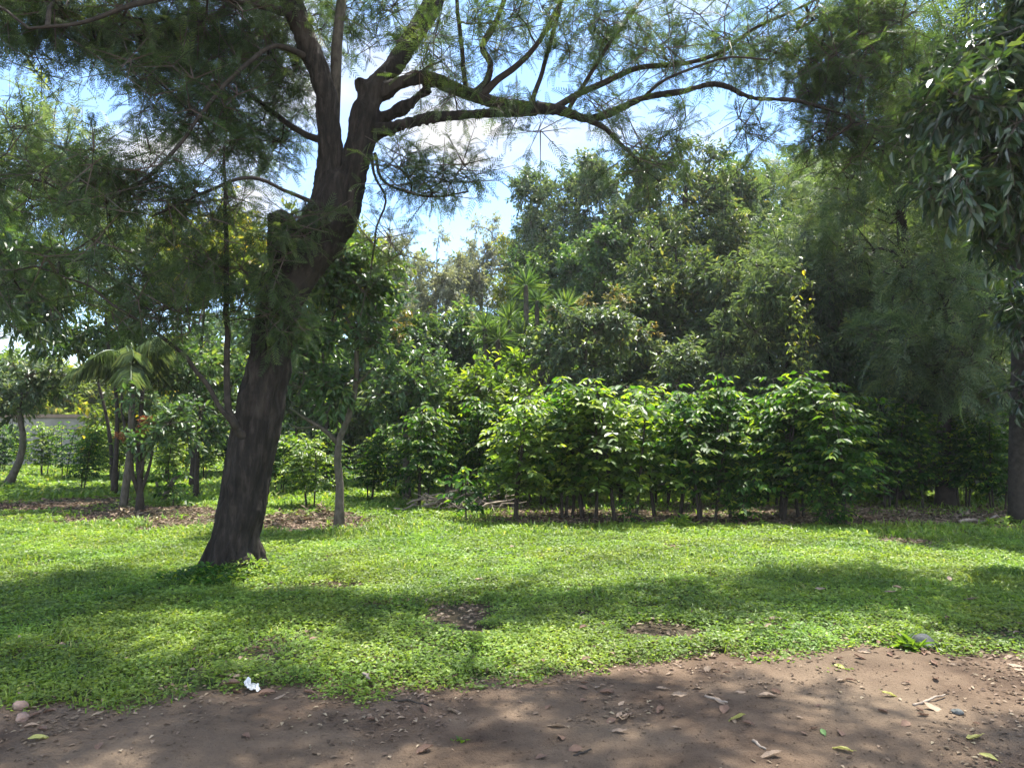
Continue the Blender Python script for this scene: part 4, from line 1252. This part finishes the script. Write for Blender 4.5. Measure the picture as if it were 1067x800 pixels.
# left side, behind the big tree
LG = 'trees behind the large leaning tree'
simple_tree('broadleaf_tree', 'sunlit yellow green tree left of the big trunk, upper part', 'tree', 215, 20, 190, 330, 60, 1.8, 110, 'far', 'yellow_leaf', 'branch_bark', r0=.06, group=LG, ubase=200)
simple_tree('broadleaf_tree', 'yellowish tree seen between big trunk and slim tree top', 'tree', 340, 22, 225, 350, 50, 1.8, 80, 'far', 'yellow_leaf', 'branch_bark', r0=.06, group=LG)
simple_tree('broadleaf_tree', 'mid green tree close left of the big trunk, lower crown', 'tree', 205, 17, 330, 470, 45, 1.4, 70, 'broad', 'mid_leaf', 'branch_bark', r0=.06, group=LG, scale=1.2)
simple_tree('broadleaf_tree', 'bright tree behind the palm fronds', 'tree', 175, 24, 350, 470, 62, 1.8, 90, 'far', 'yellow_leaf', 'branch_bark', r0=.06, group=LG)
simple_tree('broadleaf_tree', 'dark tree cut by the left edge, big drooping leaves', 'tree', 5, 13, 190, 350, 45, 1.4, 90, 'big', 'dark_leaf', 'branch_bark', r0=.06, group=LG, ubase=-60)
simple_tree('feathery_tree', 'feathery tree at upper left behind the dark drooping leaves', 'tree', 40, 15, 60, 330, 70, 1.8, 150, 'fern_far', 'feather', 'branch_bark', r0=.2, group=LG, ubase=-45)
simple_tree('feathery_tree', 'feathery tree above the palm, left of the big trunk', 'tree', 120, 18, 210, 345, 60, 1.8, 80, 'fern_far', 'silky', 'branch_bark', r0=.06, group=LG)
simple_tree('broadleaf_tree', 'dark tree with hanging leaves above the palm', 'tree', 90, 20, 300, 375, 55, 1.6, 40, 'big', 'dark_leaf', 'branch_bark', r0=.06, group=LG, ubase=120, scale=1.2)
simple_tree('broadleaf_tree', 'tree behind big trunk and slim tree, mid green', 'tree', 310, 26, 300, 460, 55, 2.0, 100, 'far', 'mid_leaf', 'branch_bark', r0=.06, group=LG)
simple_tree('broadleaf_tree', 'distant tree behind the dark round crown', 'tree', 375, 29, 330, 470, 60, 2.0, 100, 'far', 'mid_leaf', 'branch_bark', r0=.06, group=LG)
simple_tree('broadleaf_tree', 'yellow green distant tree above the wall', 'tree', 85, 40, 385, 470, 45, 2.4, 90, 'farther', 'yellow_leaf', 'branch_bark', r0=.2, group=LG)
simple_tree('broadleaf_tree', 'distant green tree behind the leaning tree above the wall', 'tree', 30, 43, 375, 470, 45, 2.4, 80, 'farther', 'bright', 'branch_bark', r0=.2, group=LG)
simple_tree('broadleaf_tree', 'distant dark tree behind the palm above the wall end', 'tree', 135, 42, 378, 480, 45, 2.4, 90, 'farther', 'mid_leaf', 'branch_bark', r0=.2, group=LG)


# right edge tree with large leaves
def right_tree():
    b = np.array([at(1064, 480, 12.4)[0], 12.4, 0.0])
    P_ = lambda rows: rel(b, [at(*r) for r in rows])
    tree('large_leaved_tree', 'large leaved dark glossy tree with straight trunk at the right edge', 'tree', b,
         [(0, 0, 0)] + P_([(1063, 470, 12.4), (1064, 380, 12.4), (1062, 280, 12.3), (1064, 160, 12), (1068, 40, 11.6), (1075, -90, 11.2)]), .17,
         [blob(b, 1062, 40, 42, 70, 8.2, .9, 44), blob(b, 1048, 150, 38, 50, 8.4, .8, 30), blob(b, 1068, 220, 42, 40, 9, .8, 30), blob(b, 1000, 100, 30, 40, 8.0, .6, 15), blob(b, 1110, 120, 45, 120, 9, 1, 26),
          blob(b, 1092, 310, 40, 45, 10.5, .9, 34), blob(b, 1095, 400, 40, 50, 11.5, .9, 30), blob(b, 1090, -80, 60, 70, 10, 1.4, 18), blob(b, 992, 190, 22, 32, 7.6, .4, 6), blob(b, 1190, 90, 80, 120, 9.8, 1.3, 46), blob(b, 1190, 280, 70, 70, 11, 1.3, 30)], 'big', M['glossy'], M['branch_bark'], top_r=.5, start=.35, tip=.008, scale=.85)


right_tree()


# hanging yellow vine
def vine():
    rng = np.random.default_rng(3)
    p = at(838, 390, 15.2); p[2] = 0
    r = thing('hanging_vine', 'yellow green vine hanging down over the hedge', 'vine', at(838, 300, 15.2))
    o_ = at(838, 300, 15.2)
    g = Geo(); gl = Geo()
    for u0, v0, v1 in ((836, 270, 402), (842, 290, 385), (826, 340, 372), (845, 320, 410), (832, 300, 360)):
        n = 26
        a = at(u0, v0, 15.2); e = at(u0 + rng.uniform(-4, 4), v1, 15.2 + rng.uniform(-.2, .2))
        q = a + (e - a) * np.linspace(0, 1, n)[:, None] + np.stack([vnoise(np.stack([np.arange(n) * .35, np.full(n, u0), np.zeros(n)], 1), s) - .5 for s in (1, 2, 3)], 1) * .25 - o_
        g.tube(q, .006, 4, cap=False)
        m = 46
        pp = q[rng.integers(0, n, m)]
        d = nrm(rng.normal(0, 1, (m, 3)) * [1, 1, .3] + [0, 0, -.7])
        gl.add(*put_leaves(hexleaf(.55, .06, .2), HEX_F, pp, d, nrm(rng.normal(0, .5, (m, 3)) + [0, -.4, 1]), .1 * rng.uniform(.6, 1.3, m), rng.uniform(.3, 1, m)))
    g.build('stems', M['branch_bark'], r, True)
    gl.build('leaves', M['yellow_leaf'], r)


vine()


# far wood closing the view
def far_wood():
    rng = np.random.default_rng(55)
    g = Geo()
    for k in range(900):
        t = rng.random()
        u = -250 + 1600 * t
        D = rng.uniform(44, 56)
        top = np.interp(u, [-250, 0, 140, 200, 330, 400, 560, 700, 1000, 1350], [380, 392, 395, 340, 290, 280, 262, 220, 190, 180])
        v = top + (478 - top) * rng.random() ** .8
        p = at(u, v, D)
        if p[2] < .5: p[2] = .5
        j = rng.integers(0, 5)
        g.stamp(T['farther'][j], np.array([p]), yaw_frames(1, rng), 1.35, rng, .4)
    o = g.build('far_wood', M['mid_leaf'])
    tag(o, 'far mass of woods closing the view behind all the trees', None, kind='stuff')
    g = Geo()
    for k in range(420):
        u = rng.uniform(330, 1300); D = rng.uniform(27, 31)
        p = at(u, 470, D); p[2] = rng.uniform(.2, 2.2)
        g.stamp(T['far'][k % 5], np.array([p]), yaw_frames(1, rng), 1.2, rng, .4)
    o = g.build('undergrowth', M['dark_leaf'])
    tag(o, 'dark undergrowth beneath the woods behind the coffee rows', None, kind='stuff')


far_wood()


# ------------------------------------------------------------------ wall, dead wood, small things
def box(g, x0, x1, y0, y1, z0, z1):
    v = [[x, y, z] for x in (x0, x1) for y in (y0, y1) for z in (z0, z1)]
    g.add(v, [[0, 1, 3, 2], [4, 6, 7, 5], [0, 4, 5, 1], [2, 3, 7, 6], [0, 2, 6, 4], [1, 5, 7, 3]])


xa, xb = at(-160, 450, 31)[0], at(88, 450, 31)[0]
w = thing('boundary_wall', 'grey plastered boundary wall with brown coping, far left', 'wall', ((xa + xb) / 2, 31, 0))
hw = (xb - xa) / 2
g = Geo(); box(g, -hw, hw, -.1, .1, -.2, 1.98); g.build('wall_face', M['plaster'], w)
g = Geo(); box(g, -hw - .06, hw + .06, -.2, .2, 1.983, 2.12); g.build('coping', M['coping'], w)


def stick_line(p0, p1, r0, r1, rng, n=9, wob=.05):
    p0, p1 = np.asarray(p0, float), np.asarray(p1, float)
    L = np.linalg.norm(p1 - p0)
    q = p0 + (p1 - p0) * np.linspace(0, 1, n)[:, None] + (rng.normal(0, wob, (n, 3)) * L * np.sin(np.linspace(0, np.pi, n))[:, None])
    return q, np.linspace(r0, r1, n)


brg = np.random.default_rng(61)
for i in range(20):
    u = brg.uniform(440, 528); v = brg.uniform(523, 536)
    p = onground(u, v)
    a = brg.uniform(-.5, .5) + (math.pi if brg.random() < .5 else 0)
    L = brg.uniform(.7, 1.7)
    g = Geo()
    q, r_ = stick_line((-L / 2 * math.cos(a), -L / 2 * math.sin(a), brg.uniform(.02, .12)), (L / 2 * math.cos(a), L / 2 * math.sin(a), brg.uniform(.05, .4)), .02 * brg.uniform(.6, 1.5), .006, brg)
    g.tube(q, r_, 6)
    m = q[5]
    q2, r2 = stick_line(m, m + np.array([math.cos(a + .6), math.sin(a + .6), .35]) * L * .3, .008, .003, brg, 5)
    g.tube(q2, r2, 5)
    o = g.build('dead_branch', M['stick'], None, True)
    o.location = tuple(float(c) for c in p)
    tag(o, 'dry dead branch in the brush pile left of the hedge', 'branch', 'dead branches of the brush pile')
for i, (u0, v0, u1, v1, r, l) in enumerate([(478, 534, 545, 531, .03, 'long pale dead log lying on the ground at the brush pile front'), (1000, 548, 1060, 545, .03, 'pale fallen branch near the foot of right edge trunk'),
                                           (735, 733, 758, 741, .01, 'short brown twig on the path near the grass edge, right of centre'), (378, 708, 385, 728, .011, 'short pale stick poking up at the path edge left of centre'),
                                           (405, 733, 446, 741, .008, 'thin dark twig lying on the path near the grass edge'), (785, 778, 798, 788, .009, 'short twig on the path near the bottom, right of centre'),
                                           (598, 796, 616, 790, .008, 'dark twig at the bottom of the path'), (952, 738, 985, 730, .009, 'thin twig among dry leaves on the right of the path')]):
    a, b_ = onground(u0, v0), onground(u1, v1)
    g = Geo()
    rg = np.random.default_rng(i + 5)
    d = b_ - a
    q, r_ = stick_line((0, 0, r + .015), d + np.array([0, 0, r * 1.5 + .02 + (.08 if i == 3 else 0)]), r, r * .5, rg, 9, .03)
    g.tube(q, r_, 7)
    o = g.build('fallen_branch' if r > .02 else 'fallen_twig', M['stick'] if i != 4 and i != 6 else M['branch_bark'], None, True)
    o.location = tuple(float(c) for c in a)
    tag(o, l, 'branch' if r > .02 else 'twig')


def rock(name, label, u, v, size, mat, seed):
    p = onground(u, v)
    import bmesh
    bm = bmesh.new(); bmesh.ops.create_icosphere(bm, subdivisions=4, radius=1)
    me = bpy.data.meshes.new(name); bm.to_mesh(me); bm.free()
    n = len(me.vertices); co = np.zeros(n * 3, np.float32); me.vertices.foreach_get('co', co); co = co.reshape(-1, 3).astype(float)
    k = 1 + .55 * (vnoise(co * 1.4 + 7, seed) - .5) + .2 * (vnoise(co * 4 + 3, seed + 1) - .5)
    co = co * k[:, None] * np.array(size)
    me.vertices.foreach_set('co', co.astype(np.float32).ravel())
    me.polygons.foreach_set('use_smooth', np.ones(len(me.polygons), bool)); me.update()
    me.materials.append(M[mat])
    o = bpy.data.objects.new(name, me); COL.objects.link(o)
    z = max(p[2], float(path_z(p[0], p[1])) if p[1] < edge(p[0]) else -9)
    o.location = (float(p[0]), float(p[1]), z + size[2] * .35); o.rotation_euler = (0, 0, seed)
    return tag(o, label, 'stone')


rock('stone', 'rounded grey stone half buried in weeds, right side of lawn edge', 962, 677, (.1, .08, .06), 'stone', 2)
rock('stone', 'upper of two reddish brown stones at the left path edge', 22, 741, (.045, .035, .03), 'clod', 3)
rock('stone', 'lower of two reddish brown stones at the left path edge', 24, 753, (.045, .03, .025), 'clod', 5)
rock('stone', 'small pale stone on the path among dry leaves, right', 998, 746, (.03, .025, .018), 'stone', 6)


def scrap(name, label, cat, u, v, size, hgt, mat, seed):
    p = onground(u, v)
    n = 14
    X, Y = np.meshgrid(np.linspace(-1, 1, n), np.linspace(-1, 1, n), indexing='ij')
    r = 1 + .35 * (n2(X * 1 + seed, Y, 1.5, seed) - .5)
    z = hgt * (np.abs(2 * n2(X + seed, Y, 1.9, seed + 1) - 1) + .5 * np.abs(2 * n2(X, Y + seed, 4.3, seed + 2) - 1)) * (1.1 - .5 * (X**2 + Y**2) / 2)
    v_ = np.stack([X * r * size[0], Y * r * size[1], z], 2).reshape(-1, 3)
    i = np.arange(n - 1)[:, None] * n; j = np.arange(n - 1)[None]
    g = Geo(); g.add(v_, np.stack([i + j, i + n + j, i + n + j + 1, i + j + 1], 2).reshape(-1, 4))
    o = g.build(name, M[mat])
    so = o.modifiers.new('thickness', 'SOLIDIFY'); so.thickness = .002
    z0 = max(p[2], float(path_z(p[0], p[1])) if p[1] < edge(p[0]) + .1 else -9)
    o.location = (float(p[0]), float(p[1]), z0 + .012); o.rotation_euler = (.25, 0, seed * .7)
    return tag(o, label, cat)


scrap('crumpled_paper', 'crumpled white paper at the grass edge left of centre', 'litter', 262, 722, (.055, .04), .055, 'paper', 3)
scrap('paper_scrap', 'small whitish scrap lying in the grass near the centre', 'litter', 537, 669, (.03, .025), .03, 'paper', 8)


# weeds
def weed(label, u, v, n, L, h, mat, seed, w=.45, group=None):
    rng = np.random.default_rng(seed)
    p = onground(u, v)
    th = rng.uniform(0, 6.28, n); el = rng.uniform(.1, 1.2, n); rr = np.sqrt(rng.random(n)) * h[0]
    ph = rng.uniform(0, 6.28, n)
    pos = np.stack([np.cos(ph) * rr, np.sin(ph) * rr * h[1], rng.random(n) * h[2] * (1.1 - rr / h[0] * .7)], 1)
    d = np.stack([np.cos(th) * np.cos(el), np.sin(th) * np.cos(el), np.sin(el) - .35], 1)
    g = Geo(); g.add(*put_leaves(hexleaf(w, .08, .2), HEX_F, pos, d, nrm(rng.normal(0, .3, (n, 3)) + [0, 0, 1]), L * rng.uniform(.6, 1.2, n), rng.random(n)))
    o = g.build('weed_clump', M[mat]); o.location = tuple(float(c) for c in p)
    return tag(o, label, 'weeds', group)


weed('thick leafy weeds around the foot of the big trunk, right side', 260, 603, 620, .06, (.42, .6, .2), 'cover', 1)
weed('broad dark weeds spreading left of the big trunk foot', 215, 609, 620, .075, (.5, .7, .16), 'coffee', 2)
weed('green strap leaved weed beside the grey stone', 946, 680, 60, .14, (.07, 1, .05), 'bright', 3, .2)
weed('tiny green sprout alone on the bare path', 481, 777, 30, .035, (.05, .6, .02), 'bright', 4)
weed('small tuft of light weeds on the path edge, right of centre', 868, 702, 90, .04, (.16, .5, .03), 'blade', 5, .25)
weed('pale tuft of weeds near the path, right of centre', 800, 695, 110, .045, (.16, .5, .05), 'cover', 6)
weed('tall weed tuft at the foot of the hedge', 708, 552, 110, .16, (.25, .6, .22), 'bright', 7, .12)
weed('broad yellowish leaves low in the hedge shade', 582, 524, 24, .4, (.2, 1, .25), 'yellow_leaf', 8, .4)
weed('grassy weeds around the foot of the slim forked tree', 354, 556, 120, .07, (.22, .7, .12), 'cover', 9)
weed('shaded weeds around the foot of the right edge trunk', 1050, 551, 160, .1, (.4, .6, .16), 'cover', 10)
for i, (u, v) in enumerate([(290, 548), (318, 545), (335, 540), (128, 546)]):
    weed(('brown withered weed right of the big trunk', 'brown withered weed by the bright coffee bush', 'brown withered weed left of the slim tree foot', 'dark withered weed in the left leaf litter')[i], u, v, 50, .12, (.14, 1, .3), 'litter', 20 + i, .45)


# fallen leaves, each a thing of its own
def fallen_mesh(rng, w, curl):
    n = 9
    s = np.linspace(0, 1, n)
    half = w / 2 * np.sin(np.pi * np.clip(s * .96 + .02, 0, 1)) ** .8
    cross = np.array([-1, -.5, 0, .5, 1])
    bend = rng.uniform(-.1, .35)
    X = np.repeat(s[:, None], 5, 1)
    Y = half[:, None] * cross[None] * (1 + .15 * rng.normal(0, 1, (n, 5)))
    Z = curl * (np.abs(cross)[None] ** 1.6) * half[:, None] * 2 + bend * (s[:, None] - .5) ** 2 + .02 * rng.normal(0, 1, (n, 5))
    Z -= Z.min()
    g = Geo()
    v = np.stack([X - .5, Y, Z], 2).reshape(-1, 3)
    i = np.arange(n - 1)[:, None] * 5; j = np.arange(4)[None]
    g.add(v, np.stack([i + j, i + 5 + j, i + 5 + j + 1, i + j + 1], 2).reshape(-1, 4))
    g.tube([(-.5, 0, Z[0, 2]), (-.62, .02, Z[0, 2] + .02), (-.72, .05, Z[0, 2])], [.012, .01, .008], 4)
    return g


frg = np.random.default_rng(88)
LEAF = {}
for mt_ in ('tan', 'brown', 'yellowing', 'fresh'):
    for k in range(4):
        o = fallen_mesh(frg, frg.uniform(.34, .55), frg.uniform(.05, .4)).build('fallen_leaf', M[mt_], None, True)
        LEAF[mt_, k] = o.data
        bpy.data.objects.remove(o)


def fallen(u, v, L, mt_, label, group=None, rz=None):
    p = onground(u, v)
    o = bpy.data.objects.new('fallen_leaf', LEAF[mt_, int(frg.integers(0, 4))]); COL.objects.link(o)
    c = float(cover(np.array([p[0]]), np.array([p[1]]))[0])
    on = p[1] < edge(p[0])
    z = (float(path_z(p[0], p[1])) if on else p[2] + .045 * c + .01) + .004
    o.location = (float(p[0]), float(p[1]), z)
    o.rotation_euler = (frg.normal(0, .22), frg.normal(0, .22), frg.uniform(0, 6.28) if rz is None else rz)
    o.scale = (L, L, L)
    return tag(o, label, 'leaf', group)


for u, v, L, m_, l in [(40, 774, .1, 'yellowing', 'yellow green fallen leaf on the path, bottom left'), (768, 757, .12, 'yellowing', 'yellow green fallen leaf on the path, right of centre'),
                       (1016, 773, .12, 'yellowing', 'long yellow leaf on the path at the bottom right'), (1030, 791, .08, 'yellowing', 'short yellow leaf below the long yellow one, bottom right corner'),
                       (878, 786, .1, 'yellowing', 'yellowish leaf at the bottom of the path near the green leaf'), (858, 769, .07, 'fresh', 'small fresh green leaf lying on the path'),
                       (875, 702, .07, 'yellowing', 'small upright yellow leaf at the lawn edge on the right'), (928, 729, .1, 'yellowing', 'pale yellow leaf on the sunny part of the path'),
                       (800, 734, .11, 'tan', 'large tan leaf on the path left of the yellow leaf'), (804, 795, .11, 'tan', 'tan curled leaf at the bottom edge of the path'),
                       (975, 742, .13, 'tan', 'broad tan leaf in the sunny patch of the path on the right'), (650, 757, .12, 'tan', 'flat tan leaf alone on the path near the centre'),
                       (442, 793, .1, 'brown', 'dark brown leaf at the bottom of the path, left of centre'), (808, 657, .1, 'tan', 'tan leaf lying alone on the green lawn, right'),
                       (245, 712, .12, 'tan', 'dry leaf standing beside the crumpled paper, upper one'), (240, 722, .12, 'brown', 'dry leaf beside the crumpled paper, lower one'),
                       (278, 727, .1, 'brown', 'brown leaf just right of the crumpled paper'), (928, 627, .1, 'tan', 'tan leaf on the sunny right lawn, upper'), (1012, 632, .12, 'tan', 'tan leaf on the lawn near the right edge')]:
    fallen(u, v, L, m_, l)
cnt = 0
while cnt < 150:
    z = frg.random()
    if z < .6:      # right half of the path and its edge
        u = frg.uniform(560, 1067); e_ = np.interp(u, [a for a, _ in EDGE_U], [c_ for _, c_ in EDGE_U]); v = e_ + frg.normal(0, 1) * 12 + frg.random() ** 2 * 90
    elif z < .8:
        u = frg.uniform(0, 640); e_ = np.interp(u, [a for a, _ in EDGE_U], [c_ for _, c_ in EDGE_U]); v = e_ + frg.normal(0, 1) * 7 + (frg.random() ** 3) * 55
    else:
        u = frg.uniform(0, 1067); v = frg.uniform(600, 700)
    if not (590 < v < 800): continue
    p = onground(u, v)
    on = p[1] < edge(p[0]) + .05
    m_ = 'tan' if frg.random() < .6 else 'brown'
    fallen(u, v, frg.uniform(.035, .095), m_, ('dry %s leaf fallen on the bare dirt path' if on else 'dry %s leaf fallen on the green lawn') % ('tan' if m_ == 'tan' else 'brown'),
           ('%s leaves on the path' if on else '%s leaves on the lawn') % ('tan' if m_ == 'tan' else 'brown'))
    cnt += 1
